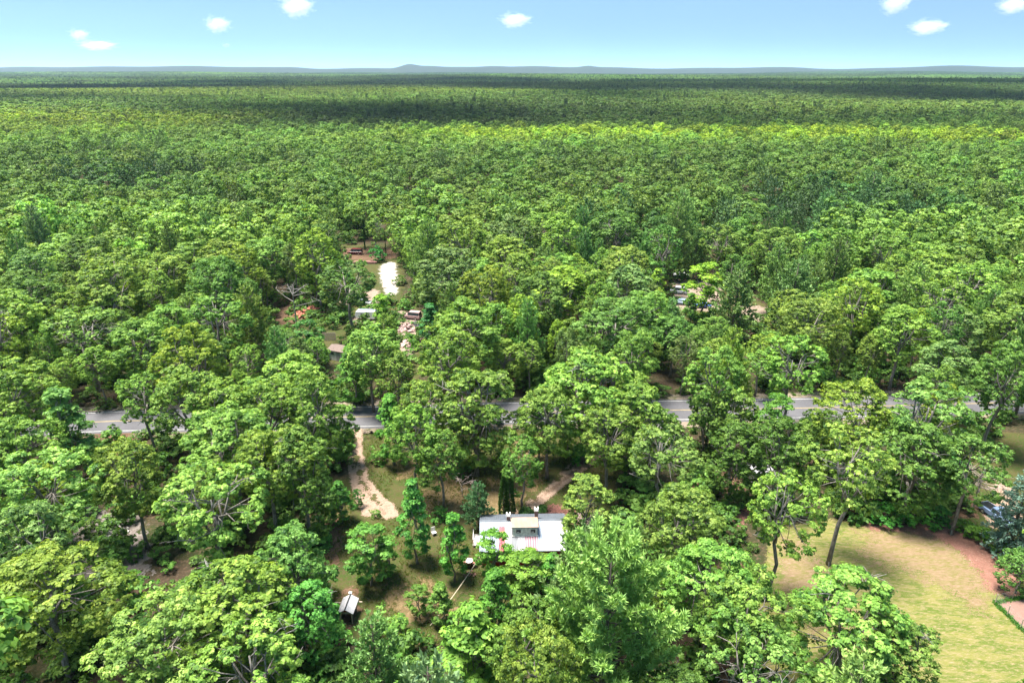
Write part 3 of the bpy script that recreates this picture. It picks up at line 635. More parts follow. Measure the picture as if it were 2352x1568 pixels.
# ------------------------------------------------------------------ places in the photo where the ground or a thing shows between crowns
OPEN = [
 [(1112, 1180), (1312, 1180), (1312, 1225), (1252, 1266), (1165, 1270), (1150, 1215)], [(1150, 1105), (1185, 1105), (1185, 1185), (1150, 1185)],
 [(804, 985), (834, 985), (832, 1070), (880, 1125), (915, 1180), (830, 1180), (800, 1095)],
 [(735, 1200), (800, 1185), (900, 1195), (880, 1210), (790, 1240), (770, 1300), (790, 1360), (812, 1440), (775, 1440), (745, 1290)],
 [(890, 1320), (1080, 1330), (1080, 1365), (1000, 1395), (880, 1390)], [(1180, 1150), (1300, 1075), (1310, 1090), (1215, 1165)],
 [(1005, 1070), (1070, 1075), (1080, 1160), (960, 1170)], [(1195, 1010), (1232, 1010), (1240, 1090), (1190, 1130), (1150, 1110)],
 [(1990, 1200), (2170, 1205), (2300, 1300), (2352, 1370), (2352, 1568), (2170, 1568), (2060, 1350), (1990, 1290)],
 [(1785, 1250), (1825, 1260), (1835, 1330), (1810, 1310)], [(2190, 1125), (2290, 1125), (2300, 1200), (2230, 1195)], [(2305, 1010), (2345, 1060), (2340, 1080), (2300, 1100)],
 [(222, 952), (345, 952), (345, 985), (222, 985)], [(815, 945), (862, 945), (862, 972), (815, 972)], [(1160, 930), (1195, 930), (1195, 960), (1160, 960)],
 [(1520, 922), (1590, 922), (1590, 962), (1520, 962)], [(1728, 920), (1760, 920), (1755, 952), (1728, 952)], [(1850, 918), (1915, 918), (1915, 952), (1850, 952)],
 [(2045, 912), (2110, 912), (2110, 930), (2045, 930)], [(2228, 905), (2300, 905), (2300, 942), (2228, 942)],
 [(785, 576), (895, 578), (908, 600), (908, 670), (886, 665), (870, 615), (790, 605)], [(790, 525), (880, 525), (890, 575), (790, 575)],
 [(812, 682), (848, 682), (848, 706), (800, 706)], [(818, 718), (862, 718), (862, 735), (818, 735)], [(925, 725), (962, 725), (962, 790), (925, 790)],
 [(625, 690), (740, 690), (735, 735), (625, 745)], [(1550, 655), (1580, 655), (1660, 700), (1660, 712), (1555, 708)], [(1712, 712), (1765, 712), (1765, 735), (1712, 735)],
 [(235, 1205), (285, 1205), (335, 1270), (290, 1305), (225, 1290)], [(215, 1000), (260, 1000), (260, 1040), (215, 1040)], [(300, 905), (372, 905), (372, 930), (300, 940)],
 [(760, 765), (790, 765), (790, 815), (765, 815)], [(1722, 1075), (1752, 1075), (1752, 1095), (1722, 1095)], [(1640, 1075), (1668, 1075), (1668, 1100), (1640, 1100)],
]
OP = []
for P in OPEN:
    us = [q[0] for q in P]; vs = [q[1] for q in P]
    g = [(a, b) for a in np.arange(min(us), max(us) + 1, 9) for b in np.arange(min(vs), max(vs) + 1, 9)]
    g = np.array(g); ok = inpoly(g[:, 0], g[:, 1], P); OP.append(g[ok])
OP = np.concatenate(OP)
NOGO = [YARDP, LAWNP, band(RC, -4.8, 4.8), W((2180, 1110), (2290, 1000), (2450, 1000), (2480, 1250), (2330, 1240), (2230, 1225)),
        W((785, 562), (905, 562), (915, 600), (915, 676), (880, 680), (840, 668), (790, 615)), W((1545, 660), (1660, 650), (1760, 700), (1770, 735), (1640, 735), (1550, 715))]
def allowed(x, y, H, R, tol=0):
    for P in NOGO:
        if inpoly(np.array([x]), np.array([y]), P)[0]: return False
    u, v, dep = proj(x, y, H * .62)
    if dep < 5: return True
    ru = (R + .3) * F / dep; th = math.atan2(CAMZ - H * .6, math.hypot(x, y))
    rv = (R * math.sin(th) + H * .34 * math.cos(th)) * F / dep
    q = ((OP[:, 0] - u) / ru) ** 2 + ((OP[:, 1] - v) / rv) ** 2
    return int((q < 1).sum()) <= tol
class Grid:
    def __init__(s, c=14.0): s.c = c; s.d = {}
    def add(s, x, y, R): s.d.setdefault((int(x // s.c), int(y // s.c)), []).append((x, y, R))
    def ok(s, x, y, R, k):
        i, j = int(x // s.c), int(y // s.c)
        for a in (i - 1, i, i + 1):
            for b in (j - 1, j, j + 1):
                for (X, Y, Q) in s.d.get((a, b), ()):
                    if (X - x) ** 2 + (Y - y) ** 2 < (k * (R + Q)) ** 2: return False
        return True
gr = Grid()
for x, y, H, R in TREES: gr.add(x, y, R)
AUTO = []
YMAX = 640.0
for (lo, hi, tries, k, hs) in ((5.6, 8.2, 16000, .74, (16, 22)), (3.8, 5.2, 22000, .70, (13, 18.5)), (2.4, 3.8, 36000, .62, (9, 15))):
    for _ in range(tries):
        y = 22 + (YMAX - 22) * math.sqrt(random.random()); x = (random.random() * 2 - 1) * (y * .80 + 22)
        R = random.uniform(lo, hi)
        if y > 210 and R < 3.8: continue
        if not gr.ok(x, y, R, k + (.08 if y > 165 and R > 3.8 else 0)): continue
        H = random.uniform(*hs)
        if y < 215 and not allowed(x, y, H, R): continue
        if y < 60 and proj(x, y, H)[1] < 1180 and abs(proj(x, y, H)[0] - 1176) < 700 and H > 16: H -= 2
        gr.add(x, y, R); AUTO.append([x, y, H, R])
AUTO.sort(key=lambda q: q[1] ** 2 + q[0] ** 2)
print('auto trees', len(AUTO))
# tree positions in the region of the stands of pine and of paler trees
GROVES = [(*G(1480, 490, 18)[:2], 26), (*G(1790, 470, 18)[:2], 20), (*G(1960, 430, 18)[:2], 34), (*G(850, 520, 18)[:2], 12), (*G(300, 380, 18)[:2], 30), (*G(1850, 560, 18)[:2], 12)]
def in_grove(x, y): return any(math.hypot(x - a, y - b) < r for a, b, r in GROVES)
def pine_chance(x, y):
    if in_grove(x, y): return .62
    s = math.sin(x / 37 + 1) * math.sin(y / 53 + .6); return .05 + (.16 if s > .55 else 0)
def species(x, y):
    r = random.random(); return 'pine' if r < pine_chance(x, y) else ('openoak' if r > .9 else ('lowoak' if r > .84 else 'oak'))
TONE = [('deep green', (.70, .84, .74)), ('mid green', (.98, 1.02, .82)), ('light green', (1.18, 1.14, .88)), ('grey-green', (.95, .93, 1.2)), ('yellow-green', (1.28, 1.14, .62))]
MARKS = [(1405, 1380, 'the huge light green pine'), (945, 1190, 'the tall emerald maple'), (838, 1260, 'the rounded emerald maple'), (1968, 1080, 'the tall lawn oak'), (1812, 1150, 'the forked lawn oak'),
  (1965, 1420, 'the wide low oak'), (1090, 950, 'the broad roadside oak'), (1380, 900, 'the biggest spreading oak'), (820, 1050, 'the curved dirt drive'), (70, 1380, 'the yellow-green corner oak'),
  (520, 1390, 'the wide yellow-green oak'), (270, 1250, 'the gravel clearing'), (797, 1400, 'the well house'), (1210, 1230, 'the tin roof'), (280, 965, 'the leftmost piece of road'), (1555, 942, 'the middle road gap'),
  (1875, 937, 'the widest piece of road'), (2265, 925, 'the rightmost piece of road'), (798, 660, 'the dark forked oak'), (680, 715, 'the bare dead tree'), (560, 720, 'the light green left pine'), (890, 630, 'the sand lot'),
  (1622, 645, 'the round yellow-green tree'), (1700, 690, 'the pine by the cars'), (1572, 500, 'the tall lone pine'), (943, 760, 'the scrap heaps'), (1212, 750, 'the narrow middle pine'), (2150, 950, 'the greyish lawn-edge oak'),
  (2320, 1150, 'the blue-green spruce'), (0, 800, 'the left picture edge'), (2352, 700, 'the right picture edge'), (300, 600, 'the quarter left of the picture at mid height'), (2050, 650, 'the right quarter of the picture at mid height')]
MARKS = [q for q in MARKS if 'quarter' not in q[2]]
USED = {}
def where(u, v):
    du, dv, nm = min(((u - q[0], (v - q[1]) * 1.3, q[2]) for q in MARKS), key=lambda q: q[0] ** 2 + q[1] ** 2)
    d = math.hypot(du, dv); a = math.degrees(math.atan2(-dv, du)) % 360
    dr = ['right of', 'above and right of', 'above', 'above and left of', 'left of', 'below and left of', 'below', 'below and right of'][int((a + 22.5) // 45) % 8]
    return ('close ' if d < 75 else '' if d < 150 else 'well ' if d < 260 else 'far ') + dr + ' ' + nm
def lab_for(tn, H, R, kd, u, v):
    sz = 'large' if R > 5.6 else 'small' if R < 3.9 else 'medium'
    wd = 'pine' if kd == 'pine' else 'bare-limbed oak' if kd == 'openoak' else 'oak'
    l = f'{sz} {tn} {wd} {where(u, v)}'
    return l, f'{tn} {wd}s {where(u, v)}'
cnt = {'oak': 0, 'pine': 0}; REST = []
LIM = 300 - sum(1 for k in KEY if k[0] in ('oak', 'openoak', 'lowoak'))
for x, y, H, R in AUTO:
    kd = species(x, y); u, v, dep = proj(x, y, H * .8); ru = R * F / dep
    inview = -ru * .6 < u < 2352 + ru * .6 and v < 1568 + ru * .9 and y > 25
    fam = 'pine' if kd == 'pine' else 'oak'
    if y < 200 and inview and (fam == 'pine' or cnt['oak'] < LIM):
        cnt[fam] += 1
        ti = random.choice((0, 0, 1, 1, 1, 2, 2, 2, 3, 4))
        if in_grove(x, y): ti = 0
        if u > 1500 and ti == 0 and random.random() < .4: ti = 1
        tn, tv = TONE[ti]; f = random.uniform(.93, 1.07); tv = tuple(a * f for a in tv)
        lb, gp = lab_for(tn, H, R, kd, u, v)
        if fam == 'pine':
            if H < 12: H = 13
            R = min(R, 4.6)
            place_tree(kd, x, y, H + 1.5, R, 'white_pine', lb, 'pine tree', gp, tv)
        else:
            place_tree(kd, x, y, H, R, 'oak_tree', lb, 'oak tree', gp, tv)
    else:
        REST.append((x, y, H, R, fam))
BYLAB = {}
for o in list(COL.objects):
    if o.parent is None and o.name.split('.')[0] in ('oak_tree', 'white_pine') and 'label' in o: BYLAB.setdefault(o['label'], []).append(o)
for lb, os_ in BYLAB.items():
    if len(os_) > 1:
        os_.sort(key=lambda o: proj(o.location.x, o.location.y, 16)[1])
        nm_ = {2: ['upper', 'lower'], 3: ['topmost', 'middle', 'lowest'], 4: ['topmost', 'second', 'third', 'lowest'], 5: ['topmost', 'second', 'third', 'fourth', 'lowest']}.get(len(os_))
        for k_, o in enumerate(os_):
            if nm_: o['label'] = nm_[k_] + ' ' + lb
print('individual', cnt, 'rest', len(REST), REST and min(q[1] for q in REST if abs(q[0]) < q[1] * .7))

# ------------------------------------------------------------------ the woods beyond, as one mass
def lone(name, me):
    return bpy.data.objects.new(name, me)     # only a source shape for the woods; not in the scene itself
def scatter(name, pts, idx, rot, scl, tint, sources, **k):
    n_ = len(pts); me = bpy.data.meshes.new(name); me.vertices.add(n_); me.vertices.foreach_set('co', np.asarray(pts, np.float32).ravel())
    a = me.attributes.new('idx', 'INT', 'POINT'); a.data.foreach_set('value', np.asarray(idx, np.int32))
    a = me.attributes.new('rot', 'FLOAT', 'POINT'); a.data.foreach_set('value', np.asarray(rot, np.float32))
    a = me.attributes.new('scl', 'FLOAT_VECTOR', 'POINT'); a.data.foreach_set('vector', np.asarray(scl, np.float32).ravel())
    a = me.attributes.new('tint', 'FLOAT_COLOR', 'POINT'); a.data.foreach_set('color', np.concatenate([np.asarray(tint, np.float32), np.ones((n_, 1), np.float32)], 1).ravel())
    o = meshobj(name, me, **k)
    g = bpy.data.node_groups.new(name, 'GeometryNodeTree'); g.interface.new_socket('Geometry', in_out='INPUT', socket_type='NodeSocketGeometry')
    g.interface.new_socket('Geometry', in_out='OUTPUT', socket_type='NodeSocketGeometry')
    nn = g.nodes.new; L = g.links.new; gi = nn('NodeGroupInput'); go = nn('NodeGroupOutput')
    j = nn('GeometryNodeJoinGeometry')
    for s in reversed(sources):               # the last link joined comes first
        oi = nn('GeometryNodeObjectInfo'); oi.inputs['Object'].default_value = s
        g1 = nn('GeometryNodeGeometryToInstance'); L(oi.outputs['Geometry'], g1.inputs[0]); L(g1.outputs[0], j.inputs[0])
    iop = nn('GeometryNodeInstanceOnPoints'); L(gi.outputs[0], iop.inputs['Points']); L(j.outputs[0], iop.inputs['Instance'])
    iop.inputs['Pick Instance'].default_value = True
    def attr(nm, ty):
        q = nn('GeometryNodeInputNamedAttribute'); q.data_type = ty; q.inputs['Name'].default_value = nm; return q.outputs['Attribute']
    L(attr('idx', 'INT'), iop.inputs['Instance Index'])
    cx = nn('ShaderNodeCombineXYZ'); L(attr('rot', 'FLOAT'), cx.inputs[2]); L(cx.outputs[0], iop.inputs['Rotation'])
    L(attr('scl', 'FLOAT_VECTOR'), iop.inputs['Scale']); L(iop.outputs[0], go.inputs[0])
    md = o.modifiers.new('spread', 'NODES'); md.node_group = g
    return o
def woodsrc(name, gen, leafm):
    c, mb = gen; me = crownmesh(name, c, leafm); return lone(name, me)
EXTR = {}
def with_trunk(c, h, r):
    """add a plain tapered trunk to a crown (canopy trees)"""
    V, Q, T = c; a = np.arange(6) * math.pi / 3; ring = lambda z, q: np.stack([np.cos(a) * q, np.sin(a) * q, np.full(6, z)], 1)
    b = len(V); V2 = np.concatenate([V, ring(0, r), ring(h, r * .5)]); i = np.arange(6)
    Q2 = np.stack([b + i, b + (i + 1) % 6, b + 6 + (i + 1) % 6, b + 6 + i], 1); return V2, np.concatenate([Q, Q2]), np.concatenate([T, np.zeros(12)])
MIDS = [lone('canopy_oak', crownmesh('canopy_oak', with_trunk(broadleaf(500 + s, z0=7, nb=15, nsub=30, nleaf=9, leaf=.30, tuft=.55, brad=(.3, .42), rn=.24, env=[env_round, env_flat][s % 2], limbs=False, gap=.08 * (s % 3))[0], 10, .25), M_OAKF)) for s in range(5)]
MIDS += [lone('canopy_pine', crownmesh('canopy_pine', conifer(520, levels=11, per=5, plumes=8, nbl=6, L=.9, wd=.14)[0], M_PINEF))]
LOWS = [lone('far_oak', crownmesh('far_oak', broadleaf(540 + s, z0=8, nb=8, nsub=12, nleaf=5, leaf=.72, tuft=.9, brad=(.34, .46), rn=.24, limbs=False, env=[env_round, env_flat][s % 2])[0], M_OAKF)) for s in range(4)]
LOWS += [lone('far_pine', crownmesh('far_pine', conifer(560, levels=8, per=4, plumes=4, nbl=4, L=1.5, wd=.3)[0], M_PINEF))]

def species_shade_tint(x, y):
    """stands of paler, yellower trees and darker ones; farther out, cloud shade painted in"""
    s = np.sin(x / 140 + 1.7 * np.sin(y / 210)) + np.sin(y / 190 + 1.1 * np.sin(x / 300) + 2.0)
    q = rng.random(len(x)); lum = 1.0 - .22 * sstep(480, 640, y) + .12 * s + rng.normal(0, .12, len(x))  # far drop in brightness paints the cloud shade there
    yel = sstep(.3, 1.6, s) * .22 + .10 * q
    return np.stack([lum * (.90 + yel * .7), lum * (1 + yel * .3), lum * (.9 - yel * .15)], 1)
def far_shade(x, y):
    return .62 + .5 * sstep(-.7, 1.1, np.sin(x / 420 + 1.3 * np.sin(y / 500)) + np.sin(y / 330 + 2 * np.sin(x / 700)))  # darker patches put cloud shade into the far leaf colour
def sunlit_belt(x, y):
    """yellow-green strips across the woods, their sunlit brightness painted into the tint"""
    c = 475 + 30 * np.sin(x / 150 + 1); a = np.exp(-((y - c) / 48) ** 2) * sstep(-140, 0, x)
    b = np.exp(-((y - 640) / 130) ** 2) * sstep(-190, -280, x) + .8 * np.exp(-((y - 1600) / 250) ** 2) * sstep(200, 0, x) * sstep(-1500, -1000, x)
    return np.clip(a + b, 0, 1)
def wood(name, X, Y, Hs, Rs, fam, src, npine, label, bh=18., br=6.):
    n_ = len(X); noak = len(src) - npine
    idx = np.where(fam, noak, rng.integers(0, noak, n_)); T = species_shade_tint(X, Y); yb = sunlit_belt(X, Y)[:, None]
    T = T * (1 - yb) + yb * T * np.array([1.95, 1.6, .75]); T = np.clip(T, .3, 2.8)  # sunlit strips brightened through the leaf tint
    fd = sstep(900, 1900, Y)[:, None]; T = T * (1 - fd + fd * far_shade(X, Y)[:, None] * np.array([.84, .9, 1.0]))
    T = T * (1 - .30 * (sstep(185, 260, Y) * (1 - sstep(360, 430, Y)) * (1 - sstep(60, 200, X - (Y - 250) * .4))))[:, None] * (1 - (.28 + .14 * np.sin(X / 260 + 2 * np.sin(Y / 330))) * (sstep(520, 620, Y) * (1 - yb[:, 0])))[:, None]  # mid and far bands darkened, cloud shade put into the leaf tint
    gv = np.zeros(n_)
    for a_, b_, r_ in GROVES: gv = np.maximum(gv, 1 - sstep(r_ * .8, r_ * 1.2, np.hypot(X - a_, Y - b_)))
    T = T * (1 - gv[:, None] * np.array([.45, .32, .15])); T = np.where(np.asarray(fam)[:, None] > 0, T * .62, T); scl = np.stack([Rs / br, Rs / br, Hs / bh], 1)
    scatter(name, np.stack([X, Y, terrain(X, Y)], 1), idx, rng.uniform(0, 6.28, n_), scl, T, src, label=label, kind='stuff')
A = np.array([(q[0], q[1], q[2], q[3], q[4] == 'pine') for q in REST])
# fill the gaps the dart throwing left farther out
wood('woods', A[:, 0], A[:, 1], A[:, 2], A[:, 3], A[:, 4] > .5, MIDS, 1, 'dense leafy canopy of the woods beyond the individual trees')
def jgrid(y0, y1, s, k=.82, pad=60):
    ys = np.arange(y0, y1, s * .87); P = []
    for i, y in enumerate(ys):
        xs = np.arange(-(y * k + pad), y * k + pad, s) + (s / 2 if i % 2 else 0); P.append(np.stack([xs, np.full_like(xs, y)], 1))
    P = np.concatenate(P); return P + rng.uniform(-.36, .36, P.shape) * s
P = jgrid(YMAX, 2700, 10.4); n_ = len(P); print('far trees', n_)
Rr = rng.uniform(4.8, 8.2, n_); fam = rng.random(n_) < .03
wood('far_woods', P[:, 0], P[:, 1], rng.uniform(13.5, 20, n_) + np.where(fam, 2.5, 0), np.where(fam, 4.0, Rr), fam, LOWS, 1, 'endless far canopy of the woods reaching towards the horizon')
def patch(seed):
    r = np.random.default_rng(seed); Vs, Qs, Ts = [], [], []; b = 0
    for i in range(13):
        for j in range(13):
            x, y = (i - 6) * 9.6 + r.uniform(-3, 3), (j - 6) * 9.6 + r.uniform(-3, 3); R = r.uniform(4.2, 7); H = r.uniform(13, 20); k = 44
            pine = r.random() < .03
            d = sphere_dirs(r, k); d[:, 2] = np.abs(d[:, 2]) * 1.0 - .1
            if pine: R = 2.6; H += 4
            C = d * np.array([R * .85, R * .85, 5.0]) * r.uniform(.75, 1.05, (k, 1)) + np.array([x, y, H - 5])
            V, Q = diamonds(r, C, unit(d + r.normal(0, .4, (k, 3)) + np.array([0, 0, .3])), 1.5 * r.uniform(.7, 1.3, k))
            Vs.append(V); Qs.append(Q + b); b += len(V); Ts.append(np.full(len(V), np.clip((.12 if pine else .5) + r.normal(0, .2), 0, 1)))
    return np.concatenate(Vs), np.concatenate(Qs), np.concatenate(Ts)
PS = [lone('canopy_patch', crownmesh('canopy_patch', patch(700 + s), M_OAKF)) for s in range(3)]
P = jgrid(2700, 8900, 121, .8, 200); P = P[:]; n_ = len(P); print('patches', n_)
T = species_shade_tint(P[:, 0] / 5, P[:, 1] / 5) * np.array([[.74, .80, .88]]) * far_shade(P[:, 0], P[:, 1])[:, None] * rng.uniform(.8, 1.2, (len(P), 1))  # horizon trees coloured darker in place of cloud shade
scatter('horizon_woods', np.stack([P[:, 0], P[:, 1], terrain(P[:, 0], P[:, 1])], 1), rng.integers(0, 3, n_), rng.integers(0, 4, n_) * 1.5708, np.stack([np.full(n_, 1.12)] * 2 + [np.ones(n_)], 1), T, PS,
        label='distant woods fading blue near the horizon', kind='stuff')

# undergrowth between the trunks
US = [lone('bush_source', crownmesh('bush_source', broadleaf(600 + s, H=2.2, z0=.05, R=1.7, nb=10, nsub=8, nleaf=8, leaf=.17, tuft=.3, limbs=False, brad=(.3, .5))[0], M_OAKF)) for s in range(3)]
P = []
while len(P) < 5200:
    y = 24 + 300 * random.random() ** .8; x = (random.random() * 2 - 1) * (y * .8 + 12)
    if any(inpoly(np.array([x]), np.array([y]), Q)[0] for Q in NOGO): continue
    P.append((x, y, 0))
P = np.array(P); n_ = len(P); s = rng.uniform(.5, 1.5, n_)
scatter('undergrowth', P, rng.integers(0, 3, n_), rng.uniform(0, 6.28, n_), np.stack([s, s, s * rng.uniform(.6, 1.3, n_)], 1), rng.uniform(.6, 1.0, (n_, 1)) * np.array([[.8, .95, .8]]), US,
        label='low green undergrowth between the trunks of the woods', kind='stuff')
# ------------------------------------------------------------------ the cottage under the patchwork tin roof
M_RED = simple('red_boards', (.36, .03, .03), .7, scale=2, col2=(.24, .02, .02)); M_TRIM = simple('white_trim', (.72, .70, .66), .6, scale=3)
M_DARKV = simple('dark_opening', (.02, .02, .022), .3, spec=.5); M_GLASS = simple('window_glass', (.05, .06, .07), .08, spec=.9)
M_BRICK = simple('brick', (.30, .16, .12), .85, scale=6, col2=(.20, .11, .09), bump=.4)
M_WOOD = simple('bare_planks', (.44, .36, .28), .85, scale=4, col2=(.28, .22, .17), bump=.3); M_GREYW = simple('grey_boards', (.36, .345, .34), .85, scale=5, col2=(.24, .225, .22), bump=.3)
def tinmat(name, a, rust=(.25, .13, .09), amt=.62, rough=.45, b=None, stripe=None):
    m, t = newmat(name); n = N(t); v = n.n('ShaderNodeTexCoord').outputs['Object']
    mp = n.n('ShaderNodeMapping'); mp.inputs['Scale'].default_value = (2.2, .8, 1); t.links.new(v, mp.inputs['Vector'])
    b = b or tuple(c * .8 for c in a); c = n.mix(n.step(n.noise(.9, 4, .6, mp.outputs[0]), .4, .62), a, b)
    c = n.mix(n.step(n.noise(2.6, 5, .75, mp.outputs[0]), amt, amt + .05), c, rust)
    if stripe:
        sx = n.n('ShaderNodeSeparateXYZ'); t.links.new(v, sx.inputs[0]); c = n.mix(n.step(n.math('SINE', n.math('MULTIPLY', sx.outputs[0], 2 * math.pi / .3)), .15, .45), c, stripe)
    n.out(n.bsdf(c, rough, .0, .4)); return m
T_WHITE = tinmat('tin_white', (.40, .40, .41), amt=.56, b=(.31, .31, .325)); T_BLUE = tinmat('tin_blue_grey', (.24, .28, .35), amt=.62); T_PINK = tinmat('tin_pink', (.42, .075, .095), amt=.8, b=(.33, .06, .07))
T_GREY = tinmat('tin_grey', (.15, .155, .17)); T_STRIPE = tinmat('tin_pink_grey', (.36, .27, .29), rust=(.22, .10, .11), amt=.62, stripe=(.25, .075, .11)); T_BACK = tinmat('tin_back', (.12, .135, .16), amt=.7)
T_TAN = tinmat('tin_tan', (.44, .275, .19), rust=(.18, .10, .07), amt=.64)
def corrugated(x0, x1, y0, z0, y1, z1, mat, name, parent, pitch=.27, amp=.028, thick=.012, lift=0.0, **k):
    n_ = max(2, int(round((x1 - x0) / pitch)) * 4); xs = np.linspace(x0, x1, n_ + 1); L = math.hypot(y1 - y0, z1 - z0); ny, nz = -(z1 - z0) / L, (y1 - y0) / L
    if nz < 0: ny, nz = -ny, -nz
    ph = np.array([0, .9, 1, .9] if False else [0, 1, 1, 0]); h = amp * np.resize(ph, n_ + 1) + lift
    V = []
    for th in (0, -thick):
        for (yy, zz) in ((y0, z0), (y1, z1)):
            V += [(x, yy + ny * (a + th), zz + nz * (a + th)) for x, a in zip(xs, h)]
    m_ = n_ + 1; fs = []
    for i in range(n_):
        fs += [(i, i + 1, m_ + i + 1, m_ + i), (2 * m_ + i, 3 * m_ + i, 3 * m_ + i + 1, 2 * m_ + i + 1), (i, 2 * m_ + i, 2 * m_ + i + 1, i + 1), (m_ + i, m_ + i + 1, 3 * m_ + i + 1, 3 * m_ + i)]
    fs += [(0, m_, 3 * m_, 2 * m_), (n_, 2 * m_ + n_, 3 * m_ + n_, m_ + n_)]
    return MB().add(V, fs).build(name, mat, parent, **k)
hc_ = G(1207, 1266, 2.55)
cot = empty('cottage', (hc_[0], hc_[1], 0), math.radians(1.6), label='low red cottage under a patchwork corrugated tin roof with a small dormer', cat='cottage')
EV, RZ, RY, BY = 2.6, 4.35, 3.65, 7.3        # eave height, ridge height, ridge and back eave distance
walls = MB()
walls.box((-.1, .35, 1.28), (10.2, .14, 2.56)); walls.box((-.1, BY - .35, 1.28), (10.2, .14, 2.56))
for sx in (-5.13, 4.93): walls.prism([(.42, 0), (BY - .42, 0), (BY - .42, 2.6), (RY, RZ - .12), (.42, 2.6)], sx - .07, sx + .07)
walls.build('wall', M_RED, cot)
for wx in (-3.4, .1, 3.2):
    f = MB(); 
    for a, b in (((wx - .5, .24), (.08, 1.1)), ((wx + .5, .24), (.08, 1.1))): f.box((a[0], a[1], 1.5), (b[0], .06, b[1]))
    for zz in (.98, 2.02): f.box((wx, .24, zz), (1.08, .07, .08))
    fo = f.build('window', M_TRIM, cot); MB().box((wx, .26, 1.5), (.92, .03, .96)).build('pane', M_GLASS, fo)
dr = MB().box((1.7, .25, 1.02), (.9, .06, 2.04)).build('door', M_TRIM, cot); MB().box((2.05, .2, 1.0), (.05, .06, .12)).build('handle', M_GREYW, dr)
def sl(s): return (RY * (1 - s) - .02, RZ + (EV - RZ) * s)
panels = [(-5.5, -3.06, 0, 1, T_BLUE), (-3.06, -2.42, .0, .22, T_BLUE), (-3.1, -2.4, .2, 1.0, T_PINK), (-2.42, -1.62, 0, 1, T_WHITE), (-1.62, -.86, .3, 1.01, T_GREY), (-.88, .02, .3, 1.0, T_WHITE),
          (.0, 1.58, .3, .985, T_STRIPE), (1.56, 2.32, 0, 1, T_BLUE), (2.3, 3.9, 0, 1.0, T_WHITE), (3.88, 5.35, 0, 1.0, T_WHITE), (-1.62, 1.58, 0, .31, T_GREY)]
deck = MB().prism([(0.02, EV - .03), (RY, RZ - .04), (BY, EV - .03), (BY, EV - .12), (RY, RZ - .16), (.02, EV - .12)], -5.42, 5.28).build('roof', M_GREYW, cot)
for i, (a, b, s0, s1, mt) in enumerate(panels):
    (ya, za), (yb, zb) = sl(s0), sl(s1); corrugated(a, b, ya, za, yb, zb, mt, 'roof_panel', deck, lift=.012 + .006 * (i % 3), amp=.05 if mt in (T_STRIPE, T_PINK) else .028, pitch=.3 if mt in (T_STRIPE, T_PINK) else .25)
corrugated(-5.5, 5.35, RY + .05, RZ, BY + .03, EV, T_BACK, 'back_roof_panel', deck, lift=.01)
MB().prism([(RY - .16, RZ + .0), (RY, RZ + .12), (RY + .2, RZ + .0), (RY, RZ + .05)], -5.52, 5.37).build('ridge_cap', T_BACK, deck)
# dormer
dm = MB(); dy = sl(.5)[0]; dzb = sl(.5)[1]; DT = RZ + .5
dm.prism([(dy, dzb - .05), (RY - .1, RZ + .02), (dy, DT - .02)], -1.5, 1.48)
dm.box((0, dy - .02, (dzb + DT) / 2), (3.06, .08, DT - dzb - .02)); dmo = dm.build('dormer', M_GREYW, cot)
DG = simple('pale_green_boards', (.72, .74, .66), .8, scale=4)
MB().box((0, dy - .075, (dzb + DT) / 2), (3.0, .03, DT - dzb - .1)).build('front_board', DG, dmo)
MB().box((0, dy - .12, dzb + .05), (3.3, .14, .1)).build('sill', M_TRIM, dmo)
MB().prism([(dy - .22, DT + .02), (RY + .1, RZ + .36), (RY + .1, RZ + .30), (dy - .22, DT - .04)], -1.66, 1.64).build('dormer_roof', T_TAN, dmo)
MB().box((0, dy - .235, DT - .03), (3.32, .03, .11)).build('fascia', M_GREYW, dmo)
for wx in (-.78, .98):
    f = MB(); zc = (dzb + DT) / 2 + .03; f.box((wx, dy - .11, zc + .27), (.66, .05, .06)); f.box((wx, dy - .11, zc - .27), (.66, .05, .06))
    for q in (-.3, .3): f.box((wx + q, dy - .11, zc), (.06, .05, .5))
    fo = f.build('dormer_window', M_TRIM, dmo); MB().box((wx, dy - .1, zc), (.54, .03, .48)).build('pane', M_DARKV, fo); MB().box((wx - .05, dy - .125, zc - .1), (.3, .015, .12)).build('curtain', M_TRIM, fo)
for cx_, cy_, ct in ((-1.95, RY + .15, RZ + .62), (1.55, RY + 1.0, RZ + .75)):
    ch = MB().box((cx_, cy_, (ct + RZ - 1) / 2), (.42, .42, ct - RZ + 1)).build('chimney', M_BRICK, cot)
    c2 = MB().box((cx_, cy_, ct + .05), (.56, .56, .1))
    for q in (-.2, .2): c2.box((cx_ + q, cy_, ct + .22), (.14, .5, .26))
    c2.build('chimney_cap', M_TRIM, ch)
pr = MB()
pr.box((-5.85, 5.2, .3), (1.2, 2.2, .16))
for q in (4.2, 5.2, 6.2): pr.box((-6.4, q, .6), (.08, .08, 1.2))
for zz in (.7, 1.14): pr.box((-6.4, 5.2, zz), (.06, 2.1, .08))
pr.build('side_porch', M_TRIM, cot)

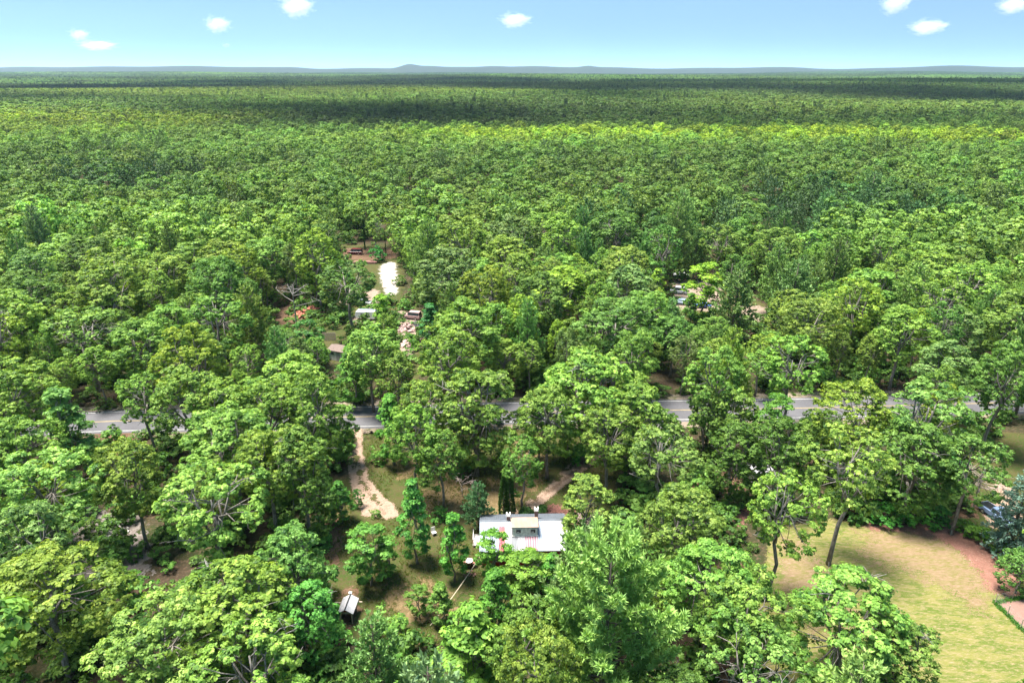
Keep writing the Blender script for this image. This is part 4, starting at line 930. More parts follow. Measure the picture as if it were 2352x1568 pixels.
# things around the cottage
def stick(mb, a, b, r): mb.tube([a, ((a[0] + b[0]) / 2 + random.uniform(-.1, .1), (a[1] + b[1]) / 2, (a[2] + b[2]) / 2 + random.uniform(0, .15)), b], [r, r * .8, r * .4], 4)
def brush(name, p, r, h, n_, mat, **k):
    mb = MB()
    for i in range(n_):
        a = random.uniform(0, 6.28); q = random.uniform(0, r * .7); c = (math.cos(a) * q, math.sin(a) * q, random.uniform(.05, h)); b = random.uniform(0, 6.28); L = random.uniform(.4, 1.2) * r * .7
        stick(mb, (c[0] - math.cos(b) * L / 2, c[1] - math.sin(b) * L / 2, max(.02, c[2] - .2)), (c[0] + math.cos(b) * L / 2, c[1] + math.sin(b) * L / 2, c[2] + random.uniform(-.1, .35)), random.uniform(.02, .045))
    o = mb.build(name, mat, **k); o.location = (p[0], p[1], 0); return o
M_TWIG = simple('dry_twigs', (.42, .34, .30), .9, col2=(.26, .19, .16)); M_REDB = simple('red_brown_brush', (.33, .15, .12), .9, col2=(.20, .09, .07))
brush('brush_pile', G(1338, 1192, .6), 1.5, 1.3, 130, M_TWIG, label='pile of pale dry branches behind the right end of the tin roof', cat='brush pile')
brush('brush_pile', G(1280, 1176, .3), 2.6, .6, 260, M_REDB, label='low reddish brown brush heap behind the cottage ridge', cat='brush pile')
for u in (1157, 1171):
    V = []; Hh = 6.4 if u == 1157 else 6.9; r = np.random.default_rng(u); k_ = 2600; z = r.random(k_) ** .9; a = r.uniform(0, 6.28, k_); rad = (.78 * (1 - z) ** .5 * (1 - .12 * (z < .1)) * (.86 + .14 * np.sin(3 * a + z * 9))) * r.uniform(.85, 1.05, k_)
    C = np.stack([np.cos(a) * rad, np.sin(a) * rad, z * Hh + .05], 1); d = unit(np.stack([np.cos(a) * .6, np.sin(a) * .6, np.full(k_, .8)], 1) + r.normal(0, .25, (k_, 3)))
    Vv, Qq = blades(r, C, d, r.uniform(.18, .34, k_), r.uniform(.05, .09, k_)); p = G(u, 1186, .2)
    e = empty('columnar_cedar', (p[0], p[1], 0), label=('left' if u == 1157 else 'right') + ' one of the two dark columnar cedars behind the tin roof', cat='cedar', group='pair of columnar cedars')
    o = meshobj('foliage', npmesh('cedar_foliage', Vv, Qq, M_CEDAR, {'tone': np.repeat(np.clip(r.normal(.5, .22, k_), 0, 1), 4)}), e)
    MB().tube([(0, 0, 0), (0, 0, Hh * .8)], [.12, .04]).build('trunk', M_BARK, e)
def dome_shrub(p, R, H, label, name='clipped_shrub', mat=M_CEDAR, n_=1800, seed=3, cat='shrub', **k):
    r = np.random.default_rng(seed); d = sphere_dirs(r, n_); d[:, 2] = np.abs(d[:, 2]); bump_ = 1 + .12 * np.sin(d[:, 0] * 5 + seed) * np.sin(d[:, 1] * 6)
    C = d * np.array([R, R, H]) * (r.uniform(.8, 1.04, n_) * bump_)[:, None]; Vv, Qq = diamonds(r, C, unit(d + r.normal(0, .35, (n_, 3)) + np.array([0, 0, .3])), .13 * r.uniform(.6, 1.3, n_))
    e = empty(name, (p[0], p[1], 0), label=label, cat=cat, **k); meshobj('foliage', npmesh('shrub_foliage', Vv, Qq, mat, {'tone': np.repeat(np.clip(r.normal(.5, .2, n_), 0, 1), 4)}), e)
    MB().tube([(0, 0, 0), (.05, 0, H * .6)], [.06, .03], 5).build('stem', M_BARK, e); return e
dome_shrub(G(1209, 1186, .2), 1.25, 1.5, 'round dark green shrub right of the columnar cedars, behind the roof ridge')
dome_shrub(G(1245, 1172, .2), .8, .9, 'small olive green shrub beside the round dark shrub', seed=5, mat=M_MAPLE)

# well house with the little gable roof
M_SHING = simple('light_shingles', (.42, .405, .42), .85, scale=4, col2=(.30, .29, .30), bump=.3)
wp = G(797, 1431); wh = empty('well_house', (wp[0], wp[1], 0), math.radians(-3), label='tiny gabled well house on posts with grey shingles at the lower left of the yard', cat='well house')
for sx in (-.62, .62):
    for sy in (0, 1.7): MB().box((sx, sy, .8), (.1, .1, 1.6)).build('post', M_WOOD, wh)
for s_ in (-1, 1): MB().prism([(s_ * .86, 1.52), (s_ * .88, 1.58), (0, 2.12), (0, 2.04)], -.25, 2.15, 'y').build('roof_slope', M_SHING, wh)
MB().box((0, .95, 2.12), (.12, 2.42, .05)).build('ridge_board', M_DARKV, wh); MB().box((0, -.06, 1.5), (1.34, .05, .22)).build('front_beam', M_WOOD, wh)
MB().prism([(-.6, 1.62), (.6, 1.62), (0, 1.98)], -.02, .03, 'y').build('gable', M_RED, wh)
MB().box((0, 1.66, .75), (1.2, .06, 1.5)).box((-.6, .9, .4), (.05, 1.5, .8)).box((.6, .9, .4), (.05, 1.5, .8)).build('back_wall', M_DARKV, wh)
MB().box((-1.15, 1.5, 1.45), (1.0, .12, .06)).box((1.0, 1.9, 1.3), (.6, .12, .06)).build('side_plank', M_WOOD, wh)
pp = G(808, 1388); bh = empty('birdhouse_post', (pp[0], pp[1], 0), label='thin grey post with a small white box on top beside the well house', cat='birdhouse')
MB().box((0, 0, .75), (.09, .09, 1.5)).build('post', M_GREYW, bh); MB().box((0, 0, 1.62), (.26, .26, .26)).prism([(-.18, 1.75), (.18, 1.75), (0, 1.86)], -.18, .18).build('box', M_TRIM, bh)
# long pale pole sloping from the house corner to the yard
a = G(1112, 1262, 2.5); b = G(988, 1436, .1)
mb = MB(); P_ = [a + (b - a) * t_ for t_ in np.linspace(0, 1, 9)]; mb.tube([(q[0], q[1], q[2] - .35 * math.sin(math.pi * i / 8)) for i, q in enumerate(P_)], .045, 5)
put(mb.build('drain_pipe', simple('pale_pipe', (.62, .52, .38), .6)), 'long thin pale pipe sloping from the left house corner down into the yard', 'pipe')
tp = G(1076, 1300); tb = empty('garden_table', (tp[0], tp[1], 0), .2, label='red-brown wooden table left of the cottage with a white basin on it', cat='table')
MB().box((0, 0, .74), (1.9, 1.0, .07), M=None).build('table_top', simple('red_stain', (.34, .15, .11), .7), tb)
for q in ((-.85, -.4), (.85, -.4), (-.85, .4), (.85, .4)): MB().box((q[0], q[1], .35), (.08, .08, .7)).build('leg', M_WOOD, tb)
put(MB().tube([(0, 0, 0), (0, 0, .2)], [.3, .42], 14).tube([(0, 0, .2), (0, 0, .23)], [.46, .46], 14).build('basin', M_TRIM), 'white round basin standing on the red-brown table', 'basin').location = (tp[0] + .1, tp[1] - .15, .78)
brk = MB(); random.seed(4)
for i in range(26): brk.box((random.uniform(-.7, .7), random.uniform(-.4, .4), .06 + .09 * (i // 8)), (.24, .12, .08), random.uniform(0, 3))
o = put(brk.build('brick_pile', M_BRICK), 'small pile of red bricks on the grass beneath the red-brown table', 'brick pile'); o.location = (tp[0] + .2, tp[1] - 1.5, 0)
cp_ = G(997, 1228); lc = empty('lawn_chair', (cp_[0], cp_[1], 0), .5, label='small white lawn chair standing behind the mid green maple', cat='chair')
MB().box((0, 0, .42), (.55, .52, .05)).build('seat', M_TRIM, lc); MB().box((0, .28, .75), (.55, .05, .65)).build('backrest', M_TRIM, lc)
for q in ((-.25, -.22), (.25, -.22), (-.25, .22), (.25, .22)): MB().box((q[0], q[1], .2), (.05, .05, .4)).build('leg', M_TRIM, lc)
# small trees, shrubs and saplings round the yard
def shrub(u, v, R, H, label, var, tint=(1, 1, 1), name='shrub', cat='shrub', kind='shrub', group=None):
    p = G(u, v); return place_tree(kind, p[0], p[1], H, R, name, label, cat, group, tint, var)
SH = [(820, 1165, 1.0, 2.6, 'small dark conifer-like bush at the bend of the curved dirt drive', 0, (.45, .65, .6)), (872, 1062, 1.5, 2.2, 'bright green bush on the right side of the curved dirt drive', 1, (.95, 1.05, .8)),
      (772, 1150, 1.6, 2.2, 'green bush at the left edge of the yard near the woods', 2, (1.1, 1.0, .9)), (765, 1205, 1.3, 1.5, 'low fern-like plant on the grass left of the drive', 0, (1.1, .95, .9)),
      (742, 1255, 1.5, 1.8, 'bush on the litter strip halfway down the left side', 1, (.9, .95, .9)), (725, 1390, 2.3, 3.2, 'fresh green bush left of the well house', 2, (1.15, 1.1, 1.0)),
      (760, 1480, 2.2, 2.6, 'pale green bush below the well house', 0, (1.25, 1.1, .95)), (905, 1470, 2.0, 3.2, 'light green sapling clump right of the young pine', 1, (1.2, 1.1, .95)),
      (1060, 1095, 1.4, 2.2, 'dark green bush in front of the dry leaves', 2, (.7, .85, .8)), (1010, 1195, 1.2, 1.8, 'low bush behind the rounded maples', 0, (.8, .85, .7)), (1265, 1340, 1.8, 2.6, 'bush at the foot of the cottage front wall, right side', 1, (1.1, 1.0, .8)),
      (1330, 1060, 2.0, 2.4, 'dark bush beside the dirt track', 2, (.5, .75, .6)),
      (2020, 1198, 2.2, 2.6, 'leftmost dark green bush along the top edge of the lawn', 1, (.6, .8, .6)), (2065, 1196, 2.0, 2.2, 'second bush along the top edge of the lawn', 2, (.8, .95, .7)), (2110, 1198, 2.3, 2.6, 'third bush along the top edge of the lawn', 0, (.7, .9, .65)),
      (2150, 1195, 2.0, 2.4, 'rightmost bush along the top edge of the lawn', 1, (.65, .8, .65)), (2215, 1222, 1.5, 1.6, 'bright low bush above the curve of the mulch strip', 2, (1.0, 1.05, .7)), (2248, 1236, 1.6, 1.5, 'bright low bush left of the blue pickup', 0, (1.05, 1.05, .7)),
      (2300, 1262, 1.9, 2.0, 'leafy bush on the bank in front of the spruce', 1, (.8, .9, .7)), (2338, 1305, 2.0, 2.2, 'bush between the bank and the dark tree at the right edge', 2, (.9, .95, .8)),
      (2275, 1245, 1.2, 1.2, 'small bush between pickup and mulch strip', 1, (1.0, 1.0, .65)), (2185, 1100, 2.4, 3.5, 'dark bush left of the bare greyish tree', 0, (.6, .8, .6)), (868, 600, 2.8, 4.5, 'dark green bush with a leaning birch at the back of the sand lot', 2, (.35, .6, .5)),
      (865, 1185, .8, 1.0, 'tiny tuft in the middle of the dirt drive end', 1, (1, .9, .8))]
for q in SH: shrub(q[0], q[1], q[2], q[3], q[4], q[5], q[6])

def bare_tree(p, H, name, label, cat, seed, spread=.5, mat=M_DEAD, lean=(0, 0), n_=9):
    rr = random.Random(seed); e = empty(name, (p[0], p[1], 0), label=label, cat=cat); mb = MB(); top = (lean[0], lean[1], H)
    mb.tube([(0, 0, -.2), (lean[0] * .3, lean[1] * .3, H * .4), top], [H * .018, H * .013, H * .004], 7); tr = mb.build('trunk', mat, e)
    lb = MB()
    for i in range(n_):
        t_ = rr.uniform(.35, .95); a = i * 2.4 + rr.uniform(-.3, .3); L = H * spread * (1.15 - t_) + .8; s0 = Vector((lean[0] * t_, lean[1] * t_, H * t_)); e1 = s0 + Vector((math.cos(a) * L, math.sin(a) * L, L * rr.uniform(.1, .55)))
        m1 = s0.lerp(e1, .5) + Vector((0, 0, rr.uniform(-.3, .1) * L * .3)); lb.tube([s0, m1, e1], [H * .008, H * .006, .02], 5)
        for q in range(4):
            f = rr.uniform(.35, .95); b0 = m1.lerp(e1, f); d = Vector((rr.gauss(0, 1), rr.gauss(0, 1), rr.gauss(.3, .6))).normalized() * L * .35; lb.tube([b0, b0 + d * .5 + Vector((0, 0, .05)), b0 + d], [.045, .03, .012], 4)
    lb.build('branches', mat, e); return e
bare_tree(G(682, 752), 10.5, 'dead_tree', 'bare dead tree with pale spreading limbs left of the dark forked oak', 'dead tree', 3, .75, n_=10)
bare_tree(G(862, 590), 12, 'birch_tree', 'thin leaning pale birch at the back edge of the sand lot', 'birch', 5, .3, lean=(1.6, .5), n_=7)
bare_tree(G(2235, 1165), 8, 'bare_tree', 'greyish twiggy tree between the dark oaks and the blue pickup', 'bare tree', 7, .4, M_TWIG, n_=22)
bare_tree(G(1062, 1140), 3.4, 'bare_sapling', 'small leafless sapling standing in the dry leaves of the yard', 'sapling', 9, .5, M_TWIG, n_=9)
bare_tree(G(1640, 745), 11, 'bare_tree', 'dark bare tree next to the round yellow-green tree by the parked cars', 'bare tree', 12, .3, M_PBARK, n_=14)

# ------------------------------------------------------------------ vehicles
def paint(name, c, rough=.35): return simple(name, c, rough, spec=.6, var=.06, scale=1.2)
M_TYRE = simple('tyre', (.03, .03, .03), .8); M_CHROME = simple('bright_metal', (.6, .6, .62), .25, .8); M_LAMP = simple('lamp_glass', (.75, .73, .68), .2)
def vehicle(name, p, rz, body, label, cat, style='pickup', L=4.9, Wd=1.85):
    e = empty(name, (p[0], p[1], 0), rz, label=label, cat=cat)       # local +y is the front
    h = L / 2; a = Wd / 2
    if style == 'pickup': prof = [(-h, .45), (-h, 1.05), (-.35, 1.08), (-.1, 1.1), (.95, 1.12), (h - .15, 1.0), (h, .8), (h, .42)]; cab = [(-.55, 1.08), (-.38, 1.68), (.62, 1.70), (1.2, 1.1)]
    elif style == 'van': prof = [(-h, .4), (-h, 1.1), (h - .9, 1.1), (h - .1, .95), (h, .75), (h, .4)]; cab = [(-h + .05, 1.08), (-h + .15, 1.95), (h - 1.5, 1.98), (h - .75, 1.09)]
    else: prof = [(-h, .42), (-h + .05, .95), (-1.3, 1.0), (1.0, .98), (h - .15, .86), (h, .7), (h, .4)]; cab = [(-1.75, .97), (-1.1, 1.42), (.35, 1.45), (1.15, .96)]
    mb = MB()
    n_ = len(prof); sec = [(-a, 1.0), (-a * .92, 1.0), (a * .92, 1.0), (a, 1.0)]
    V = [(x, y, z if abs(x) < a * .95 or z < .6 else z - .07) for x in (-a, -a * .9, a * .9, a) for y, z in prof]
    fs = [(k * n_ + i, k * n_ + (i + 1) % n_, (k + 1) * n_ + (i + 1) % n_, (k + 1) * n_ + i) for k in range(3) for i in range(n_)] + [tuple(range(n_)), tuple(range(3 * n_, 4 * n_))]
    mb.add(V, fs); bo = mb.build('body', body, e, bevel=.03)
    ca = MB(); m_ = len(cab); V = [(sx * a * (.9 if i in (0, m_ - 1) else .76), y, z) for sx in (-1, 1) for i, (y, z) in enumerate(cab)]
    ca.add(V, [tuple(range(m_)), tuple(range(m_, 2 * m_))] + [(i, (i + 1) % m_, m_ + (i + 1) % m_, m_ + i) for i in range(m_)]); co = ca.build('cabin', body, e, bevel=.04)
    zt = cab[1][1]; g = MB()
    def lerp(p_, q_, t_): return (p_[0] + (q_[0] - p_[0]) * t_, p_[1] + (q_[1] - p_[1]) * t_)
    for (lo, hi, nm) in ((cab[3], cab[2], 'windscreen'), (cab[0], cab[1], 'rear_window')):
        A_, B_ = lerp(lo, hi, .15), lerp(lo, hi, .88); ou = .03 * (1 if nm == 'windscreen' else -1)
        MB().add([(-a * .74, A_[0] + ou, A_[1] + .02), (a * .74, A_[0] + ou, A_[1] + .02), (a * .66, B_[0] + ou, B_[1] + .02), (-a * .66, B_[0] + ou, B_[1] + .02), (-a * .74, A_[0], A_[1] - .02), (a * .74, A_[0], A_[1] - .02), (a * .66, B_[0], B_[1] - .03), (-a * .66, B_[0], B_[1] - .03)],
                 [(0, 1, 2, 3), (4, 5, 6, 7), (0, 1, 5, 4), (1, 2, 6, 5), (2, 3, 7, 6), (3, 0, 4, 7)]).build(nm, M_GLASS, e)
    for sx in (-1, 1):
        y0, y1 = lerp(cab[0], cab[1], .5)[0] + .12, lerp(cab[3], cab[2], .5)[0] - .15; zl, zh = cab[0][1] + .08, zt - .1
        MB().box((sx * a * .855, (y0 + y1) / 2, (zl + zh) / 2), (.05, y1 - y0, zh - zl), M=Matrix.Rotation(-sx * .16, 3, 'Y')).build('side_window', M_GLASS, e)
        MB().box((sx * a * .68, h - .02, .72), (.3, .08, .14)).build('headlight', M_LAMP, e)
        for yy in (h - .95, -h + 1.0):
            wl = MB().tube([(sx * (a - .2), yy, .36), (sx * (a + .01), yy, .36)], .36, 14).build('wheel', M_TYRE, e); MB().tube([(sx * (a - .02), yy, .36), (sx * (a + .03), yy, .36)], .19, 10).build('rim', M_CHROME, wl)
    MB().box((0, h + .02, .5), (Wd * .9, .1, .16)).build('bumper', M_CHROME, e)
    if style == 'pickup': MB().box((0, -1.45, 1.085), (Wd * .76, 1.75, .03)).build('load_bed', M_DARKV, e)
    return e
P_BLUE = paint('steel_blue_paint', (.17, .24, .38)); P_MAR = paint('maroon_paint', (.12, .012, .018)); P_WHT = paint('white_paint', (.72, .73, .74)); P_PBL = paint('pale_blue_paint', (.42, .55, .72)); P_DBL = paint('blue_paint', (.08, .14, .42)); P_DK = paint('dull_dark_paint', (.06, .06, .065), .5)
p = G(2289, 1190); vehicle('pickup_truck', p, math.pi + .25, P_BLUE, 'steel blue pickup parked beside the blue-green spruce', 'pickup truck')
p = G(816, 584); vehicle('parked_car', p, 1.5, P_MAR, 'dark maroon car parked in the shade at the back of the sand lot', 'car', 'van', 4.7)
p = G(832, 700); vehicle('work_truck', p, 1.35, P_WHT, 'white truck parked right of the dark forked oak, by a yellow plough', 'truck', 'pickup', 5.2, 2.0)
p = G(806, 702); e = empty('snow_plough', (p[0], p[1], 0), 1.35, label='yellow plough blade standing in front of the white truck', cat='plough')
MB().prism([(-.1, .1), (.25, .1), (.32, .5), (.15, .95), (0, .95), (.18, .5), (.12, .22)], -1.1, 1.1).build('blade', simple('yellow_paint', (.55, .32, .04), .5), e); MB().box((-0.3, -.6, .35), (.12, 1.0, .12)).box((.3, -.6, .35), (.12, 1.0, .12)).build('arm', M_DARKV, e)
p = G(842, 733); e = empty('camper', (p[0], p[1], 0), 1.45, label='low white camper between the white truck and the pale green oak', cat='camper')
MB().prism([(-2.4, .5), (2.2, .5), (2.5, 1.2), (2.2, 2.2), (-2.3, 2.3), (-2.5, 1.4)], -1.05, 1.05).build('body', P_WHT, e, bevel=.08); MB().prism([(-2.0, 2.25), (1.9, 2.16), (1.7, 2.36), (-1.8, 2.42)], -.7, .7).build('roof_box', T_BLUE, e)
for sx in (-1.07, 1.07): MB().box((sx, .3, 1.55), (.04, 1.4, .5)).build('window', M_GLASS, e); MB().tube([(sx * .8, -.3, .34), (sx, -.3, .34)], .34, 12).build('wheel', M_TYRE, e)
p = G(955, 752); vehicle('wrecked_car', p, .9, P_DK, 'dark wrecked car right of the pinkish scrap heap', 'car', 'car', 4.3)
p = G(948, 732, 0); vehicle('wrecked_car', p, 1.3, paint('faded_pink_paint', (.42, .27, .26), .7), 'faded pinkish car behind the dark wrecked car', 'car', 'van', 4.2)
for (u, v, rz, pt, lab, st) in ((1562, 698, 1.2, P_PBL, 'pale blue car left of the dark trunk of the round yellow-green tree', 'car'), (1611, 706, 1.5, P_DBL, 'deep blue car right behind the dark trunk of the round yellow-green tree', 'car'),
                                (1558, 674, 1.3, P_WHT, 'white van above the pale blue car beyond the road', 'van'), (1562, 636, 1.5, P_WHT, 'small white car farthest back among the parked cars', 'car')):
    vehicle('parked_car', G(u, v), rz, pt, lab, 'van' if st == 'van' else 'car', st, 4.6)

# ------------------------------------------------------------------ scrap, sheds and heaps beyond the road
def heap(name, p, R, H, mat, label, cat, seed, n_=50, sz=.5):
    rr = random.Random(seed); mb = MB()
    for i in range(n_):
        a = rr.uniform(0, 6.28); q = R * rr.random() ** .6; z = H * max(0, 1 - q / R) * rr.uniform(.5, 1)
        M_ = Matrix.Rotation(rr.uniform(0, 3), 3, 'Z') @ Matrix.Rotation(rr.uniform(-.6, .6), 3, 'X') @ Matrix.Rotation(rr.uniform(-.6, .6), 3, 'Y')
        mb.box((math.cos(a) * q, math.sin(a) * q, z + .1), (sz * rr.uniform(.5, 1.6), sz * rr.uniform(.4, 1), sz * rr.uniform(.15, .6)), M=M_)
    o = put(mb.build(name, mat, bevel=.01), label, cat); o.location = (p[0], p[1], 0); return o
M_SALM = simple('salmon_clay', (.52, .20, .13), .9, scale=1, col2=(.40, .15, .11)); M_PINKG = simple('pinkish_scrap', (.46, .31, .28), .9, scale=1, col2=(.30, .21, .20))
heap('clay_heap', G(712, 722), 4.2, 2.2, M_SALM, 'salmon coloured heap of clay slabs between the dead tree and the dark forked oak', 'heap', 3, 90, .8)
heap('scrap_heap', G(936, 755), 2.8, 1.4, M_PINKG, 'pinkish scrap heap left of the dark wrecked car', 'heap', 4, 110, .7)
heap('scrap_heap', G(938, 790), 2.2, .9, M_PINKG, 'flat pinkish heap of boards below the other scrap heap', 'heap', 6, 70, .8)
heap('stone_pile', G(250, 1235), 2.2, .8, simple('pale_stones', (.5, .46, .43), .9), 'pile of pale stones on the gravel clearing in the left woods', 'stone pile', 8, 60, .5)
mb = MB()
for i in range(9): mb.tube([(-3.4 + random.uniform(-.3, .3), (i % 5) * .42, .2 + .36 * (i // 5)), (3.4 + random.uniform(-.4, .4), (i % 5) * .42 + random.uniform(-.1, .1), .2 + .36 * (i // 5))], .19, 8)
o = put(mb.build('log_pile', simple('reddish_logs', (.30, .15, .13), .9)), 'pile of long reddish logs in front of the maroon car', 'log pile'); p = G(838, 606); o.location = (p[0], p[1], 0)
def shed(name, p, rz, w_, d_, h_, wallm, roofm, label, pitch=.35):
    e = empty(name, (p[0], p[1], 0), rz, label=label, cat='shed'); MB().box((0, 0, h_ / 2), (w_, d_, h_)).prism([(-d_ / 2, h_), (d_ / 2, h_), (0, h_ + d_ / 2 * pitch * .96)], -w_ / 2, w_ / 2).build('wall', wallm, e)
    for s_ in (-1, 1): MB().prism([(s_ * (d_ / 2 + .25), h_ - .25 * pitch), (0, h_ + d_ / 2 * pitch), (0, h_ + d_ / 2 * pitch + .1), (s_ * (d_ / 2 + .25), h_ - .25 * pitch + .1)], -w_ / 2 - .25, w_ / 2 + .25).build('roof_slope', roofm, e)
    d = MB().box((w_ * .15, -d_ / 2 - .02, 1.0), (.9, .06, 1.95)).build('door', M_GREYW, e); MB().box((-w_ * .25, -d_ / 2 - .02, 1.5), (.7, .06, .6)).build('window', M_GLASS, e); return e
shed('shed', G(783, 822), -.4, 3.6, 3.0, 2.2, M_TRIM, simple('brown_shingles', (.19, .14, .12), .9), 'small shed with white wall and dark brown roof below the dark forked oak')
shed('shed', G(1737, 1100), .5, 2.8, 2.4, 1.9, M_GREYW, simple('grey_shingles', (.36, .35, .37), .9), 'small grey roofed shed half hidden between the dark oaks under the road')
mb = MB()
for i in range(12): mb.box((i * .24 - 1.4, 0, .95), (.14, .08, 1.9))
mb.box((0, .05, .5), (3.0, .06, .1)).box((0, .05, 1.4), (3.0, .06, .1)); o = put(mb.build('picket_panel', simple('weathered_pink_boards', (.50, .36, .33), .85)), 'leaning panel of pale pickets below the dark forked oak', 'fence panel')
p = G(758, 782); o.location = (p[0], p[1], 0)

# ------------------------------------------------------------------ the fenced garden plot at the right edge
e = empty('garden_fence', (0, 0, 0), label='wire fence on thin wooden posts round the pinkish garden plot', cat='fence')
FP = [G(2420, 1368), G(2360, 1372), G(2324, 1376), G(2285, 1385), G(2313, 1412), G(2343, 1443), G(2385, 1482), G(2440, 1535)]
e.location = (FP[3][0], FP[3][1], 0); o0 = np.array([FP[3][0], FP[3][1], 0])
for q in FP: MB().tube([tuple(q - o0), tuple(q - o0 + np.array([0, 0, 1.35]))], [.055, .05], 6).build('post', M_WOOD, e)
mb = MB(); M_WIRE = simple('fence_wire', (.30, .30, .29), .6, .3)
for q, r_ in zip(FP[:-1], FP[1:]):
    for z in (.15, .45, .75, 1.05, 1.25): mb.tube([tuple(q - o0 + np.array([0, 0, z])), tuple(r_ - o0 + np.array([0, 0, z]))], .008, 4)
    L = np.linalg.norm(r_ - q)
    for k_ in range(1, int(L / .3)): s_ = q + (r_ - q) * k_ * .3 / L - o0; mb.tube([tuple(s_ + np.array([0, 0, .1])), tuple(s_ + np.array([0, 0, 1.25]))], .006, 4)
mb.build('wire_mesh', M_WIRE, e)
# rank grass along the fence and the beds
def tufts(name, pts, label, mat=M_MAPLE, h=.35, n_=9):
    r = np.random.default_rng(len(pts)); pts = np.repeat(np.asarray(pts), n_, 0); pts = pts + r.normal(0, .14, pts.shape) * np.array([1, 1, 0]); k_ = len(pts)
    V, Q = blades(r, pts, unit(r.normal(0, .4, (k_, 3)) + np.array([0, 0, 1])), h * r.uniform(.5, 1.2, k_), h * .12 * r.uniform(.6, 1.4, k_))
    return put(meshobj(name, npmesh(name, V, Q, mat, {'tone': np.repeat(np.clip(r.normal(.5, .25, k_), 0, 1), 4)})), label, kind='stuff')
pts = [q + (r_ - q) * t_ for q, r_ in zip(FP[:-1], FP[1:]) for t_ in np.linspace(0, 1, 40)]
tufts('tall_grass', pts, 'tall grass growing along the foot of the wire fence')
M_GRASS = leafmat('grass_blades', (0.07, 0.11, 0.02), (0.13, 0.17, 0.035), (0.27, 0.24, 0.09))
pts = []
YP = np.array([q[:2] for q in YARDP])
while len(pts) < 5200:
    x, y = random.uniform(YP[:, 0].min(), YP[:, 0].max()), random.uniform(YP[:, 1].min(), YP[:, 1].max())
    if inpoly(np.array([x]), np.array([y]), YARDP)[0] and math.sin(x * .7) * math.sin(y * .5 + x * .3) > -.25 and not inpoly(np.array([x]), np.array([y]), DRIVE)[0] and not inpoly(np.array([x]), np.array([y]), TRACK)[0]: pts.append((x, y, 0))
tufts('yard_tufts', pts, 'tufts of rough grass and weeds in the cottage yard', M_GRASS, .3, 8)

# ------------------------------------------------------------------ clouds
def cloudmesh(name, a, b, c, seed, mat, sub=4, amp=.35, nz=2.2):
    import bmesh
    from mathutils import noise
    bm = bmesh.new(); bmesh.ops.create_icosphere(bm, subdivisions=sub, radius=1)
    for v in bm.verts:
        p_ = v.co.copy(); q = noise.fractal(p_ * nz + Vector((seed * 7.1, 0, 0)), .6, 2.1, 4) * amp + 1
        v.co = Vector((p_.x * a * q, p_.y * b * q, (p_.z if p_.z > 0 else p_.z * .35) * c * q))
    me = bpy.data.meshes.new(name); bm.to_mesh(me); bm.free(); me.materials.append(mat); return me
def thin(name, dens):
    m, t = newmat(name); n = N(t); df = n.n('ShaderNodeBsdfDiffuse'); df.inputs[0].default_value = (.9, .9, .92, 1); tr = n.n('ShaderNodeBsdfTransparent'); mx = n.n('ShaderNodeMixShader'); mx.inputs[0].default_value = dens
    t.links.new(tr.outputs[0], mx.inputs[1]); t.links.new(df.outputs[0], mx.inputs[2]); n.out(mx.outputs[0]); return m
M_THIN = thin('thin_cloud', .46)
# clouds high over the woods, above the frame, whose shade makes the dark bands of the canopy: (u0, v0, u1, v1) of the shaded area
SHADE = []
rs = random.Random(21)
for (ua, ub, va, vb, n_) in ((900, 2600, 205, 268, 9), (-250, 1400, 176, 196, 6), (1450, 2600, 177, 198, 4), (430, 900, 212, 246, 3), (-250, 260, 214, 232, 2), (380, 950, 238, 272, 3)):
    for q in range(n_):
        uc = ua + (ub - ua) * (q + .5 + rs.uniform(-.25, .25)) / n_; wd_ = (ub - ua) / n_ * rs.uniform(.5, .85); vc = rs.uniform(va, vb); hh = (vb - va) * rs.uniform(.25, .5)
        SHADE.append((uc - wd_, max(va - 4, vc - hh * .7), uc + wd_, vc + hh, 0))
for i, sh_ in enumerate(SHADE):
    u0, v0, u1, v1, _ = sh_; um = (u0 + u1) / 2; A_ = G(um, v1, 17); B_ = G(um, v0, 17); yc = (A_[1] + B_[1]) / 2; ry = (B_[1] - A_[1]) / 2; x0 = (u0 - CX) / F * yc * 1.0; x1 = (u1 - CX) / F * yc; hgt = 600.0
    c0 = Vector(((x0 + x1) / 2, yc, 17)) + SUNDIR * (hgt / SUNDIR.z)
    o = put(meshobj('cloud', cloudmesh('cloud_mesh', (x1 - x0) / 2, ry, 30, i + 1, M_THIN, 5, .45)), 'thin broad cloud high over the far woods above the frame, shading them', 'cloud', 'shade clouds'); o.location = c0
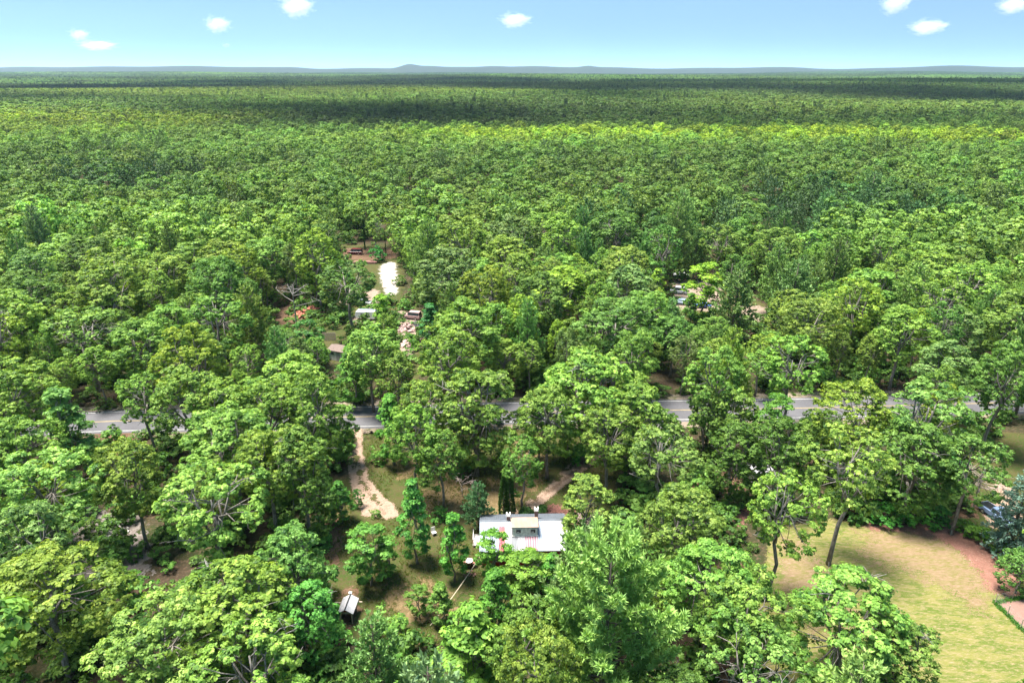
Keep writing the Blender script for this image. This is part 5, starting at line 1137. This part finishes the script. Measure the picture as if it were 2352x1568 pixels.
def puffmat(dens):
    m, t = newmat('cloud_puff'); n = N(t); v = n.n('ShaderNodeTexCoord').outputs['Object']
    g = n.n('ShaderNodeVectorMath', operation='LENGTH'); t.links.new(v, g.inputs[0])
    f = n.math('SUBTRACT', 1.0, g.outputs['Value']); f = n.math('ADD', f, n.math('MULTIPLY', n.math('SUBTRACT', n.noise(2.0, 6, .65, v), .5), 2.2))
    d = n.math('MULTIPLY', n.step(f, .1, 1.0), dens); pv = n.n('ShaderNodeVolumePrincipled'); pv.inputs['Color'].default_value = (1, 1, 1, 1); pv.inputs['Anisotropy'].default_value = 0.1
    t.links.new(d, pv.inputs['Density']); o = n.n('ShaderNodeOutputMaterial'); t.links.new(pv.outputs[0], o.inputs['Volume']); return m
M_PUFF = puffmat(.0026)
PUFF = [(181, 80, 44, 26, 'small white cloud above another at the far left'), (222, 104, 84, 22, 'flat ragged cloud low at the far left'), (499, 56, 58, 36, 'rounded white cloud in the left part of the sky'), (519, 104, 20, 11, 'tiniest cloud, low under the rounded one on the left'),
        (680, 14, 76, 46, 'white cloud cut by the top edge left of the middle'), (1182, 46, 72, 32, 'single white cloud in the middle of the sky'), (2056, 8, 62, 46, 'white cloud at the top edge on the right'), (2131, 62, 80, 34, 'wide white cloud lowest on the right'), (2330, 12, 72, 36, 'white cloud at the top right corner')]
for i, (u, v, wd, ht, lab) in enumerate(PUFF):
    Y = 21500.0; D = np.array([u - CX, F * cp + (CY - v) * sp, -F * sp + (CY - v) * cp]); P_ = np.array([0, 0, CAMZ]) + D * (Y / D[1]); s = Y / (F * cp) * .98
    import bmesh
    bm = bmesh.new(); bmesh.ops.create_icosphere(bm, subdivisions=3, radius=1.15); me = bpy.data.meshes.new('cloud_puff_mesh'); bm.to_mesh(me); bm.free(); me.materials.append(M_PUFF)
    o = put(meshobj('cloud', me), lab, 'cloud'); o.location = P_; o.scale = (wd * s * .50, wd * s * .45, ht * s * .50)

# ------------------------------------------------------------------ the air between here and the horizon
m, t = newmat('air'); n = N(t); pv = n.n('ShaderNodeVolumePrincipled'); pv.inputs['Color'].default_value = (.55, .74, 1, 1); pv.inputs['Density'].default_value = HAZE_D; pv.inputs['Anisotropy'].default_value = .2
o = n.n('ShaderNodeOutputMaterial'); t.links.new(pv.outputs[0], o.inputs['Volume']); 
mb = MB().box((0, 9750, 52), (46000, 24500, 250)); put(mb.build('haze', m), 'thin bluish summer haze over the woods', kind='stuff')
